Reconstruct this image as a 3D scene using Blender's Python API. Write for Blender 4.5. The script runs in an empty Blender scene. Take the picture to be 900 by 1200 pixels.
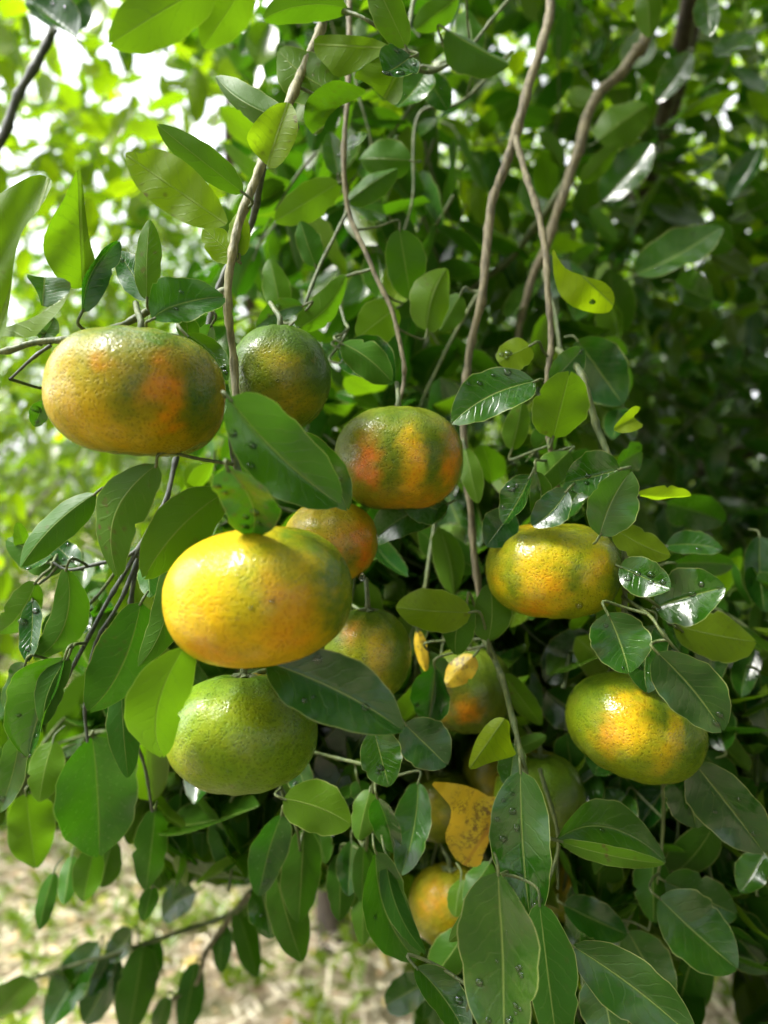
import bpy, math, random
import numpy as np
from mathutils import Vector

# ------------------------------------------------------------------ camera, world, sun
scn = bpy.context.scene
COL = scn.collection
random.seed(7)
rng = np.random.default_rng(11)
EYE = np.array([0.0, 0.0, 1.30])
F = 866.0                                   # focal length of a 900 px wide frame

cam_d = bpy.data.cameras.new("camera")
cam = bpy.data.objects.new("camera", cam_d)
COL.objects.link(cam)
cam.location = EYE
cam.rotation_euler = (math.radians(90), 0, 0)
cam_d.sensor_fit = 'HORIZONTAL'
cam_d.sensor_width = 27.0
cam_d.lens = 27.0 * F / 900.0
cam_d.clip_start = 0.01
cam_d.clip_end = 500
cam_d.dof.use_dof = True
cam_d.dof.focus_distance = 0.31
cam_d.dof.aperture_fstop = 6.2
scn.camera = cam

SUN_EL, SUN_AZ = 56.0, -102.0               # azimuth from +Y, clockwise positive
w = bpy.data.worlds.new("World")
scn.world = w
w.use_nodes = True
nt = w.node_tree
nt.nodes.clear()
sky = nt.nodes.new('ShaderNodeTexSky')
sky.sky_type = 'NISHITA'
sky.sun_disc = False
sky.sun_elevation = math.radians(SUN_EL)
sky.sun_rotation = math.radians(SUN_AZ)
sky.air_density = 1.0
sky.dust_density = 4.0
sky.ozone_density = 1.0
hs = nt.nodes.new('ShaderNodeHueSaturation')
hs.inputs['Saturation'].default_value = 0.12
bg = nt.nodes.new('ShaderNodeBackground')
bg.inputs['Strength'].default_value = 0.15
wo = nt.nodes.new('ShaderNodeOutputWorld')
nt.links.new(sky.outputs[0], hs.inputs['Color'])
nt.links.new(hs.outputs[0], bg.inputs[0])
nt.links.new(bg.outputs[0], wo.inputs[0])

sd = bpy.data.lights.new("sun", 'SUN')
sd.energy = 1.5
sd.angle = math.radians(18)
sd.color = (1.0, 0.96, 0.88)
sun = bpy.data.objects.new("sun", sd)
COL.objects.link(sun)
e, a = math.radians(SUN_EL), math.radians(SUN_AZ)
sdir = Vector((math.sin(a) * math.cos(e), math.cos(a) * math.cos(e), math.sin(e)))
sun.rotation_euler = sdir.to_track_quat('Z', 'Y').to_euler()

scn.view_settings.view_transform = 'Standard'
scn.view_settings.look = 'None'
scn.view_settings.exposure = 2.4
scn.view_settings.gamma = 1.0
scn.render.engine = 'CYCLES'
scn.cycles.use_denoising = True
scn.cycles.max_bounces = 8
scn.cycles.transmission_bounces = 6
scn.cycles.transparent_max_bounces = 8
scn.cycles.caustics_reflective = False
scn.cycles.caustics_refractive = False

# ------------------------------------------------------------------ helpers
def P(px, py, d):
    """point at depth d metres in front of the viewpoint, seen at photo pixel px, py"""
    return np.array([(px - 450.0) / F * d, d, EYE[2] - (py - 600.0) / F * d])

def nrm(v):
    v = np.asarray(v, float)
    return v / (np.linalg.norm(v, axis=-1, keepdims=True) + 1e-12)

def make_mesh(name, V, faces, mats=(), uv=None, col=None, colname='tint', matidx=None, smooth=True):
    me = bpy.data.meshes.new(name)
    V = np.asarray(V, np.float32)
    faces = np.asarray(faces, np.int32)
    nf, k = faces.shape
    me.vertices.add(len(V)); me.vertices.foreach_set('co', V.ravel())
    me.loops.add(nf * k); me.loops.foreach_set('vertex_index', faces.ravel())
    me.polygons.add(nf)
    me.polygons.foreach_set('loop_start', np.arange(nf, dtype=np.int32) * k)
    me.polygons.foreach_set('loop_total', np.full(nf, k, np.int32))
    me.polygons.foreach_set('use_smooth', np.full(nf, smooth, bool))
    if matidx is not None:
        me.polygons.foreach_set('material_index', np.asarray(matidx, np.int32))
    me.update(calc_edges=True)
    if uv is not None:
        u = me.uv_layers.new(name='UVMap')
        u.data.foreach_set('uv', np.asarray(uv, np.float32)[faces.ravel()].ravel())
    if col is not None:
        c = me.color_attributes.new(colname, 'FLOAT_COLOR', 'POINT')
        c.data.foreach_set('color', np.asarray(col, np.float32).ravel())
    for m in mats:
        me.materials.append(m)
    return me

def add(name, me, parent=None, label=None, cat=None, group=None, kind=None, loc=None):
    o = bpy.data.objects.new(name, me)
    COL.objects.link(o)
    if parent is not None: o.parent = parent
    if loc is not None: o.location = loc
    if label: o['label'] = label
    if cat: o['category'] = cat
    if group: o['group'] = group
    if kind: o['kind'] = kind
    return o

def nodes(name):
    m = bpy.data.materials.new(name)
    m.use_nodes = True
    t = m.node_tree
    t.nodes.clear()
    out = t.nodes.new('ShaderNodeOutputMaterial')
    return m, t, out

class NB:
    """tiny node builder"""
    def __init__(s, t): s.t = t
    def n(s, typ, **kw):
        x = s.t.nodes.new(typ)
        for k, v in kw.items(): setattr(x, k, v)
        return x
    def set(s, sock, v):
        if isinstance(v, bpy.types.NodeSocket): s.t.links.new(v, sock)
        else: sock.default_value = v
    def math(s, op, a, b=0.0, c=0.0, clamp=False):
        x = s.n('ShaderNodeMath', operation=op, use_clamp=clamp)
        s.set(x.inputs[0], a); s.set(x.inputs[1], b)
        if op in ('MULTIPLY_ADD',): s.set(x.inputs[2], c)
        return x.outputs[0]
    def mix(s, f, a, b):
        x = s.n('ShaderNodeMix', data_type='RGBA')
        s.set(x.inputs[0], f); s.set(x.inputs[6], a); s.set(x.inputs[7], b)
        return x.outputs[2]
    def mul(s, f, a, b):
        x = s.n('ShaderNodeMix', data_type='RGBA', blend_type='MULTIPLY')
        s.set(x.inputs[0], f); s.set(x.inputs[6], a); s.set(x.inputs[7], b)
        return x.outputs[2]
    def rng(s, v, a, b, c=0.0, d=1.0, smooth=True):
        x = s.n('ShaderNodeMapRange', interpolation_type='SMOOTHSTEP' if smooth else 'LINEAR')
        s.set(x.inputs['Value'], v)
        for k, q in zip(('From Min', 'From Max', 'To Min', 'To Max'), (a, b, c, d)): s.set(x.inputs[k], q)
        return x.outputs[0]
    def noise(s, scale, vec=None, detail=3.0, rough=0.55):
        x = s.n('ShaderNodeTexNoise')
        x.inputs['Scale'].default_value = scale
        x.inputs['Detail'].default_value = detail
        x.inputs['Roughness'].default_value = rough
        if vec is not None: s.t.links.new(vec, x.inputs['Vector'])
        return x.outputs[0]

# ------------------------------------------------------------------ materials
def leaf_material():
    """tint attribute: r = yellowing, also raised for a sunlit look, g = gloss/wetness, b = seed, a = brown spots"""
    m, t, out = nodes('citrus_leaf')
    b = NB(t)
    uvn = b.n('ShaderNodeUVMap', uv_map='UVMap')
    sep = b.n('ShaderNodeSeparateXYZ'); t.links.new(uvn.outputs[0], sep.inputs[0])
    u = b.math('ABSOLUTE', b.math('MULTIPLY_ADD', sep.outputs[0], 2.0, -1.0))
    v = sep.outputs[1]
    att = b.n('ShaderNodeAttribute', attribute_name='tint')
    sc = b.n('ShaderNodeSeparateColor'); t.links.new(att.outputs['Color'], sc.inputs[0])
    yel, wet, seed = sc.outputs[0], sc.outputs[1], sc.outputs[2]
    spots = att.outputs['Alpha']
    geo = b.n('ShaderNodeNewGeometry')
    back = geo.outputs['Backfacing']
    tc = b.n('ShaderNodeTexCoord').outputs['Object']
    n1 = b.noise(60, tc, 4)
    n2 = b.noise(420, tc, 3)
    # side veins: slanted lines in (u, v), unevenly spaced
    wob = b.math('MULTIPLY', b.math('SUBTRACT', n1, 0.5), 2.6)
    ph = b.math('ADD', b.math('SUBTRACT', b.math('MULTIPLY', v, 58.0), b.math('MULTIPLY', u, 13.0)), b.math('MULTIPLY', wob, 6.0))
    vein = b.rng(b.math('SINE', ph), 0.80, 1.0)
    vein = b.math('MULTIPLY', vein, b.rng(u, 0.95, 0.55))
    rib = b.rng(u, 0.045, 0.012)
    edge = b.rng(u, 0.955, 0.985)
    # colours
    hv = b.rng(seed, 0.0, 1.0, 0.0, 1.0, False)
    green = b.mix(hv, (0.006, 0.040, 0.004, 1), (0.016, 0.068, 0.004, 1))
    top = b.mix(yel, green, (0.19, 0.24, 0.008, 1))
    top = b.mix(b.math('MULTIPLY', b.rng(n1, 0.45, 0.75), 0.35), top, b.mix(yel, (0.055, 0.13, 0.012, 1), (0.27, 0.28, 0.01, 1)))
    under = b.mix(yel, (0.020, 0.076, 0.005, 1), (0.17, 0.23, 0.008, 1))
    base = b.mix(back, top, under)
    base = b.mix(b.math('MULTIPLY', vein, 0.07), base, (0.16, 0.24, 0.05, 1))
    base = b.mix(b.math('MULTIPLY', rib, 0.55), base, (0.20, 0.27, 0.06, 1))
    base = b.mix(b.math('MULTIPLY', edge, 0.65), base, (0.26, 0.30, 0.09, 1))
    # scabs and insect spots
    vo = b.n('ShaderNodeTexVoronoi'); vo.inputs['Scale'].default_value = 260
    t.links.new(tc, vo.inputs['Vector'])
    sp = b.math('MULTIPLY', b.rng(vo.outputs['Distance'], 0.42, 0.12), b.rng(b.noise(45, tc, 2), 0.46, 0.62))
    sp = b.math('MULTIPLY', sp, spots)
    base = b.mix(b.math('MULTIPLY', sp, 0.85), base, (0.085, 0.055, 0.02, 1))
    trans = b.mix(yel, (0.040, 0.200, 0.003, 1), (0.46, 0.68, 0.005, 1))
    trans = b.mix(b.math('MULTIPLY', hv, 0.3), trans, (0.20, 0.42, 0.006, 1))
    trans = b.mix(b.math('MULTIPLY', b.math('ADD', b.math('MULTIPLY', vein, 0.4), rib, clamp=True), 0.4), trans, (0.04, 0.13, 0.006, 1))
    trans = b.mix(b.math('MULTIPLY', sp, 0.8), trans, (0.03, 0.03, 0.004, 1))
    bp = b.n('ShaderNodeBump'); bp.inputs['Strength'].default_value = 0.55; bp.inputs['Distance'].default_value = 0.0006
    h = b.math('ADD', b.math('MULTIPLY', n1, 1.2), b.math('MULTIPLY', vein, -0.15))
    h = b.math('ADD', h, b.math('MULTIPLY', n2, 0.22))
    h = b.math('ADD', h, b.math('MULTIPLY', rib, -0.8))
    t.links.new(h, bp.inputs['Height'])
    pr = b.n('ShaderNodeBsdfPrincipled')
    b.set(pr.inputs['Base Color'], base)
    rg = b.math('SUBTRACT', 0.32, b.math('MULTIPLY', wet, 0.21))
    rg = b.math('ADD', rg, b.math('MULTIPLY', back, 0.22))
    rg = b.math('ADD', rg, b.math('MULTIPLY', b.math('SUBTRACT', n2, 0.5), 0.22))
    b.set(pr.inputs['Roughness'], rg)
    b.set(pr.inputs['Specular IOR Level'], b.math('SUBTRACT', 0.44, b.math('MULTIPLY', back, 0.32)))
    t.links.new(bp.outputs[0], pr.inputs['Normal'])
    tr = b.n('ShaderNodeBsdfTranslucent'); b.set(tr.inputs['Color'], trans)
    t.links.new(bp.outputs[0], tr.inputs['Normal'])
    mx = b.n('ShaderNodeMixShader')
    b.set(mx.inputs[0], b.math('MULTIPLY_ADD', yel, 0.40, 0.20))
    t.links.new(pr.outputs[0], mx.inputs[1]); t.links.new(tr.outputs[0], mx.inputs[2])
    t.links.new(mx.outputs[0], out.inputs[0])
    return m

def dry_leaf_material():
    m, t, out = nodes('yellowed_leaf')
    b = NB(t)
    tc = b.n('ShaderNodeTexCoord').outputs['Object']
    uvn = b.n('ShaderNodeUVMap', uv_map='UVMap')
    sep = b.n('ShaderNodeSeparateXYZ'); t.links.new(uvn.outputs[0], sep.inputs[0])
    u = b.math('ABSOLUTE', b.math('MULTIPLY_ADD', sep.outputs[0], 2.0, -1.0))
    n1 = b.noise(90, tc, 4); n2 = b.noise(520, tc, 3, 0.7)
    base = b.mix(b.rng(n1, 0.35, 0.65), (0.52, 0.34, 0.008, 1), (0.50, 0.40, 0.012, 1))
    base = b.mix(b.math('MULTIPLY', b.rng(n2, 0.46, 0.57), b.rng(n1, 0.40, 0.55)), base, (0.10, 0.06, 0.012, 1))
    base = b.mix(b.math('MULTIPLY', b.rng(u, 0.03, 0.01), 0.6), base, (0.3, 0.12, 0.02, 1))
    bp = b.n('ShaderNodeBump'); bp.inputs['Strength'].default_value = 0.6; bp.inputs['Distance'].default_value = 0.0008
    t.links.new(n1, bp.inputs['Height'])
    pr = b.n('ShaderNodeBsdfPrincipled'); b.set(pr.inputs['Base Color'], base)
    pr.inputs['Roughness'].default_value = 0.5
    t.links.new(bp.outputs[0], pr.inputs['Normal'])
    tr = b.n('ShaderNodeBsdfTranslucent'); tr.inputs['Color'].default_value = (0.8, 0.5, 0.03, 1)
    mx = b.n('ShaderNodeMixShader'); mx.inputs[0].default_value = 0.3
    t.links.new(pr.outputs[0], mx.inputs[1]); t.links.new(tr.outputs[0], mx.inputs[2])
    t.links.new(mx.outputs[0], out.inputs[0])
    return m

def bark_material(name, c1, c2, scale=220, rough=0.7):
    m, t, out = nodes(name)
    b = NB(t)
    tc = b.n('ShaderNodeTexCoord').outputs['Object']
    mp = b.n('ShaderNodeMapping'); mp.inputs['Scale'].default_value = (1, 1, 0.18)
    t.links.new(tc, mp.inputs['Vector'])
    n1 = b.noise(scale, mp.outputs[0], 5, 0.65)
    n2 = b.noise(scale * 0.2, tc, 3)
    base = b.mix(b.rng(n1, 0.35, 0.65), c1, c2)
    base = b.mix(b.math('MULTIPLY', b.rng(n2, 0.55, 0.7), 0.5), base, tuple(x * 0.5 for x in c1[:3]) + (1,))
    bp = b.n('ShaderNodeBump'); bp.inputs['Strength'].default_value = 0.8; bp.inputs['Distance'].default_value = 0.0012
    t.links.new(n1, bp.inputs['Height'])
    pr = b.n('ShaderNodeBsdfPrincipled'); b.set(pr.inputs['Base Color'], base)
    pr.inputs['Roughness'].default_value = rough
    t.links.new(bp.outputs[0], pr.inputs['Normal'])
    t.links.new(pr.outputs[0], out.inputs[0])
    return m

def peel_material():
    m, t, out = nodes('mandarin_peel')
    b = NB(t)
    tc = b.n('ShaderNodeTexCoord').outputs['Object']
    att = b.n('ShaderNodeAttribute', attribute_name='skin')
    ripe = att.outputs['Alpha']
    warp = b.n('ShaderNodeTexNoise'); warp.inputs['Scale'].default_value = 500
    t.links.new(tc, warp.inputs['Vector'])
    vadd = b.n('ShaderNodeVectorMath', operation='MULTIPLY_ADD')
    t.links.new(warp.outputs[1], vadd.inputs[0]); vadd.inputs[1].default_value = (0.0011,) * 3
    t.links.new(tc, vadd.inputs[2])
    vo = b.n('ShaderNodeTexVoronoi'); vo.inputs['Scale'].default_value = 720
    t.links.new(vadd.outputs[0], vo.inputs['Vector'])
    vo2 = b.n('ShaderNodeTexVoronoi'); vo2.inputs['Scale'].default_value = 1150
    t.links.new(vadd.outputs[0], vo2.inputs['Vector'])
    dot = b.rng(vo.outputs['Distance'], 0.46, 0.20)
    dot2 = b.rng(vo2.outputs['Distance'], 0.40, 0.15)
    n1 = b.noise(75, tc, 4, 0.6)
    n2 = b.noise(260, tc, 3, 0.6)
    base = b.mul(b.math('MULTIPLY', dot, 0.42), att.outputs['Color'], b.mix(ripe, (0.35, 0.55, 0.3, 1), (0.75, 0.42, 0.2, 1)))
    base = b.mul(b.math('MULTIPLY', b.rng(n2, 0.42, 0.7), 0.35), base, (0.62, 0.78, 0.5, 1))
    # russet scuffs
    sc = b.math('MULTIPLY', b.rng(n1, 0.60, 0.74), b.rng(n2, 0.48, 0.66))
    base = b.mix(b.math('MULTIPLY', sc, 0.35), base, (0.24, 0.13, 0.03, 1))
    h = b.math('ADD', b.math('MULTIPLY', dot, -0.34), b.math('MULTIPLY', dot2, -0.18))
    h = b.math('ADD', h, b.math('MULTIPLY', n2, 0.75))
    h = b.math('ADD', h, b.math('MULTIPLY', n1, 0.7))
    bp = b.n('ShaderNodeBump'); bp.inputs['Strength'].default_value = 0.75; bp.inputs['Distance'].default_value = 0.0007
    t.links.new(h, bp.inputs['Height'])
    # wet film: patches where rain still clings
    film = b.noise(130, tc, 4, 0.7)
    bp2 = b.n('ShaderNodeBump'); bp2.inputs['Strength'].default_value = 0.6; bp2.inputs['Distance'].default_value = 0.0007
    t.links.new(b.math('ADD', b.math('ADD', b.math('MULTIPLY', vo.outputs['Distance'], 0.34), b.math('MULTIPLY', b.noise(620, tc, 2, 0.6), 0.7)), film), bp2.inputs['Height'])
    pr = b.n('ShaderNodeBsdfPrincipled'); b.set(pr.inputs['Base Color'], base)
    pr.inputs['Roughness'].default_value = 0.5
    pr.inputs['Specular IOR Level'].default_value = 0.08
    b.set(pr.inputs['Coat Weight'], b.rng(b.noise(38, tc, 2), 0.42, 0.58, 0.10, 0.85))
    pr.inputs['Coat Roughness'].default_value = 0.05
    pr.inputs['Coat IOR'].default_value = 1.45
    t.links.new(bp.outputs[0], pr.inputs['Normal']); t.links.new(bp2.outputs[0], pr.inputs['Coat Normal'])
    pr.inputs['Subsurface Weight'].default_value = 0.0
    t.links.new(pr.outputs[0], out.inputs[0])
    return m

def water_material():
    m, t, out = nodes('rain_water')
    b = NB(t)
    gl = b.n('ShaderNodeBsdfGlossy'); gl.inputs['Roughness'].default_value = 0.03
    tp = b.n('ShaderNodeBsdfTransparent'); tp.inputs['Color'].default_value = (0.93, 0.96, 0.92, 1)
    fr = b.n('ShaderNodeFresnel'); fr.inputs['IOR'].default_value = 1.5
    mx = b.n('ShaderNodeMixShader')
    t.links.new(fr.outputs[0], mx.inputs[0]); t.links.new(tp.outputs[0], mx.inputs[1]); t.links.new(gl.outputs[0], mx.inputs[2])
    t.links.new(mx.outputs[0], out.inputs[0])
    return m

def ground_material():
    m, t, out = nodes('soil_and_litter')
    b = NB(t)
    tc = b.n('ShaderNodeTexCoord').outputs['Object']
    n1 = b.noise(9, tc, 6, 0.65); n2 = b.noise(70, tc, 5, 0.7); n3 = b.noise(2.2, tc, 3)
    base = b.mix(b.rng(n2, 0.35, 0.65), (0.26, 0.19, 0.12, 1), (0.58, 0.47, 0.33, 1))
    base = b.mix(b.math('MULTIPLY', b.rng(n1, 0.5, 0.68), 0.6), base, (0.10, 0.16, 0.03, 1))
    base = b.mix(b.math('MULTIPLY', b.rng(n3, 0.5, 0.7), 0.5), base, (0.10, 0.18, 0.03, 1))
    bp = b.n('ShaderNodeBump'); bp.inputs['Strength'].default_value = 0.9; bp.inputs['Distance'].default_value = 0.02
    t.links.new(n2, bp.inputs['Height'])
    pr = b.n('ShaderNodeBsdfPrincipled'); b.set(pr.inputs['Base Color'], base)
    pr.inputs['Roughness'].default_value = 0.9
    t.links.new(bp.outputs[0], pr.inputs['Normal'])
    t.links.new(pr.outputs[0], out.inputs[0])
    return m

def straw_material():
    m, t, out = nodes('dry_straw')
    b = NB(t)
    att = b.n('ShaderNodeAttribute', attribute_name='tint')
    pr = b.n('ShaderNodeBsdfPrincipled'); b.set(pr.inputs['Base Color'], att.outputs['Color'])
    pr.inputs['Roughness'].default_value = 0.75
    t.links.new(pr.outputs[0], out.inputs[0])
    return m

M_LEAF = leaf_material()
M_DRY = dry_leaf_material()
M_TWIG = bark_material('green_twig', (0.035, 0.060, 0.012, 1), (0.085, 0.105, 0.026, 1), 500, 0.55)
M_BARK = bark_material('brown_bark', (0.065, 0.055, 0.028, 1), (0.165, 0.145, 0.078, 1), 380, 0.75)
M_TRUNK = bark_material('trunk_bark', (0.035, 0.027, 0.02, 1), (0.09, 0.07, 0.05, 1), 90, 0.85)
M_OLIVE = bark_material('olive_stem', (0.075, 0.075, 0.026, 1), (0.19, 0.175, 0.075, 1), 420, 0.6)
M_DARK = bark_material('dark_twig', (0.02, 0.028, 0.022, 1), (0.05, 0.06, 0.04, 1), 400, 0.55)
M_PEEL = peel_material()
M_WATER = water_material()
M_GROUND = ground_material()
M_STRAW = straw_material()

# ------------------------------------------------------------------ leaf geometry
def leaf_grid(B, T, N, W, fold, curl, bend, wave, notch, seed, nu, nv, shape=0.62, serr=0.0, hook=None):
    """B, T, N: (k,3) base, tip and top-surface normal of k leaves; others (k,) arrays. -> V (k, nv+1, nu+1, 3), uv"""
    k = len(B)
    ax = T - B
    L = np.linalg.norm(ax, axis=1)
    A = ax / L[:, None]
    N = nrm(N - A * np.sum(N * A, 1)[:, None])
    S = np.cross(A, N)
    v = np.linspace(0, 1, nv + 1)
    u = np.linspace(-1, 1, nu + 1)
    vv = v ** 0.88
    prof = np.maximum(1 - np.abs(2 * vv - 1) ** 2.1, 0) ** shape
    prof = prof * (1.0 + 0.10 * np.sin(np.pi * v))
    prof[0] = 0.02; prof[-1] = 0.06
    pr = prof[None, :, None] * np.ones((k, 1, nu + 1))
    uu = u[None, None, :] * np.ones((k, nv + 1, 1))
    v3 = v[None, :, None] * np.ones((k, 1, nu + 1))
    sd3 = seed[:, None, None]
    if np.any(serr > 0):
        e = np.abs(uu) ** 6
        pr = pr * (1 + serr * e * (0.012 * np.sin(v3 * 95 + sd3 * 9) + 0.022 * np.sin(v3 * 23 + sd3 * 31 + uu) + 0.014 * np.sin(v3 * 41 + sd3 * 17)))
    if np.any(serr > 0):
        for q_ in range(2):
            v0 = .25 + .6 * ((sd3 * (37 + 20 * q_)) % 1); am = np.where((sd3 * (13 + q_ * 7)) % 1 > .62, .30 * ((sd3 * 91) % 1), 0)
            pr = pr * (1 - am * np.exp(-((v3 - v0) / .028) ** 2) * (np.abs(uu) ** 3) * (np.sign(uu) == (1 - 2 * q_)))
    pr = pr * (1 + 0.06 * np.sin(v3 * 5 + sd3 * 50) * np.sign(uu) * 1.0)
    half = (W / 2)[:, None, None] * pr
    f = fold[:, None, None]
    lat = uu * half * np.cos(f * np.abs(uu) ** 0.6)
    up = np.abs(uu) * half * np.sin(f)
    up = up + wave[:, None, None] * half * np.abs(uu) ** 1.5 * np.sin(v3 * 11 + sd3 * 40 + np.sign(uu) * 1.3)
    par = 4 * v3 * (1 - v3)
    cu = curl[:, None, None] * L[:, None, None]
    up = up + cu * par * 0.5 + cu * 0.25 * (np.sin(v3 * np.pi) ** 2)
    lat = lat + bend[:, None, None] * L[:, None, None] * par
    along = v3 * L[:, None, None]
    # notched or blunt tip
    along = along - notch[:, None, None] * L[:, None, None] * (v3 ** 8) * np.exp(-(uu * 2.2) ** 2) * 0.9
    V = B[:, None, None, :] + A[:, None, None, :] * along[..., None] + S[:, None, None, :] * lat[..., None] + N[:, None, None, :] * up[..., None]
    uv = np.stack([(uu + 1) / 2, v3], -1)
    return V, uv

def grid_faces(k, nu, nv):
    i = np.arange(nv)[:, None] * (nu + 1) + np.arange(nu)[None, :]
    q = np.stack([i, i + 1, i + nu + 2, i + nu + 1], -1).reshape(-1, 4)
    off = np.arange(k)[:, None, None] * ((nu + 1) * (nv + 1))
    return (q[None] + off).reshape(-1, 4)

def tube(pts, rad, sides=8, steps=6, jitter=0.0, seed=0):
    """smooth tube through points -> V, F"""
    pts = np.asarray(pts, float); rad = np.asarray(rad, float) * np.ones(len(pts))
    n = len(pts)
    if n > 2 and steps > 1:
        q = np.vstack([2 * pts[0] - pts[1], pts, 2 * pts[-1] - pts[-2]])
        out = []; ro = []
        for i in range(n - 1):
            for s in np.linspace(0, 1, steps, endpoint=False):
                p0, p1, p2, p3 = q[i], q[i + 1], q[i + 2], q[i + 3]
                out.append(0.5 * (2 * p1 + (p2 - p0) * s + (2 * p0 - 5 * p1 + 4 * p2 - p3) * s * s + (3 * p1 - p0 - 3 * p2 + p3) * s ** 3))
                ro.append(rad[i] * (1 - s) + rad[i + 1] * s)
        out.append(pts[-1]); ro.append(rad[-1])
        pts = np.array(out); rad = np.array(ro)
    n = len(pts)
    tg = nrm(np.gradient(pts, axis=0))
    ref = np.array([0.13, -0.97, 0.2]) if abs(tg[0] @ np.array([0.13, -0.97, 0.2])) < 0.9 else np.array([1., 0, 0])
    V = []
    r2 = np.random.default_rng(seed)
    s = nrm(np.cross(tg[0], ref))
    for i in range(n):
        s = nrm(s - tg[i] * (s @ tg[i]))
        t2 = np.cross(tg[i], s)
        th = np.linspace(0, 2 * np.pi, sides, endpoint=False)
        rr = rad[i] * (1 + jitter * r2.uniform(-1, 1, sides))
        V.append(pts[i] + (np.cos(th) * rr)[:, None] * s + (np.sin(th) * rr)[:, None] * t2)
    V = np.concatenate(V)
    i = np.arange(n - 1)[:, None] * sides + np.arange(sides)[None]
    j = np.arange(n - 1)[:, None] * sides + (np.arange(sides)[None] + 1) % sides
    Fq = np.stack([i, j, j + sides, i + sides], -1).reshape(-1, 4)
    return V, Fq, pts

# ------------------------------------------------------------------ the mandarin tree: trunk, limbs, branches
TR = np.array([-0.17, 2.27, 0.0])
tree = add('mandarin_tree', None, loc=TR, cat='mandarin tree',
           label='large mandarin tree whose dark glossy leaves and hanging branches fill the picture')
def under_tree(o):
    o.parent = tree
    return o
def tmesh(name, V, Fq, mats, **kw):
    """mesh given in world space, child of the tree"""
    return make_mesh(name, np.asarray(V) - TR, Fq, mats, **kw)

V, Fq, _ = tube([TR + (0.02, 0, -0.05), TR + (0, 0, 0.12), TR + (-0.02, -0.02, 0.5), TR + (0.05, 0.0, 0.95)], [0.055, 0.040, 0.036, 0.034], 14, 7, 0.05)
add('trunk', tmesh('trunk', V, Fq, [M_TRUNK]), tree)
fork = TR + (0.05, 0, 0.93)
limb_pts = [
    [fork, (0.25, 1.9, 1.35), (0.42, 1.35, 1.75), (0.36, 0.8, 1.98), (0.20, 0.42, 2.02), (0.02, 0.25, 1.95)],
    [fork, (0.35, 1.75, 1.25), (0.75, 1.35, 1.45), (1.10, 0.95, 1.72), (1.25, 0.55, 1.9)],
    [fork, (0.25, 2.05, 1.3), (0.55, 1.75, 1.42), (1.1, 1.5, 1.62), (1.7, 1.4, 2.0)],
    [fork, (-0.25, 2.1, 1.4), (-0.3, 1.5, 1.9), (-0.16, 0.9, 2.1), (-0.12, 0.5, 2.0)],
    [fork, (0.2, 1.9, 1.15), (0.55, 1.3, 1.28), (0.95, 0.9, 1.50), (1.3, 0.7, 1.6)],
]
for i, lp in enumerate(limb_pts):
    V, Fq, _ = tube([np.array(p, float) for p in lp], np.linspace(0.026, 0.008, len(lp)), 10, 7, 0.05, i)
    add('limb', tmesh('limb', V, Fq, [M_TRUNK]), tree)

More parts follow.
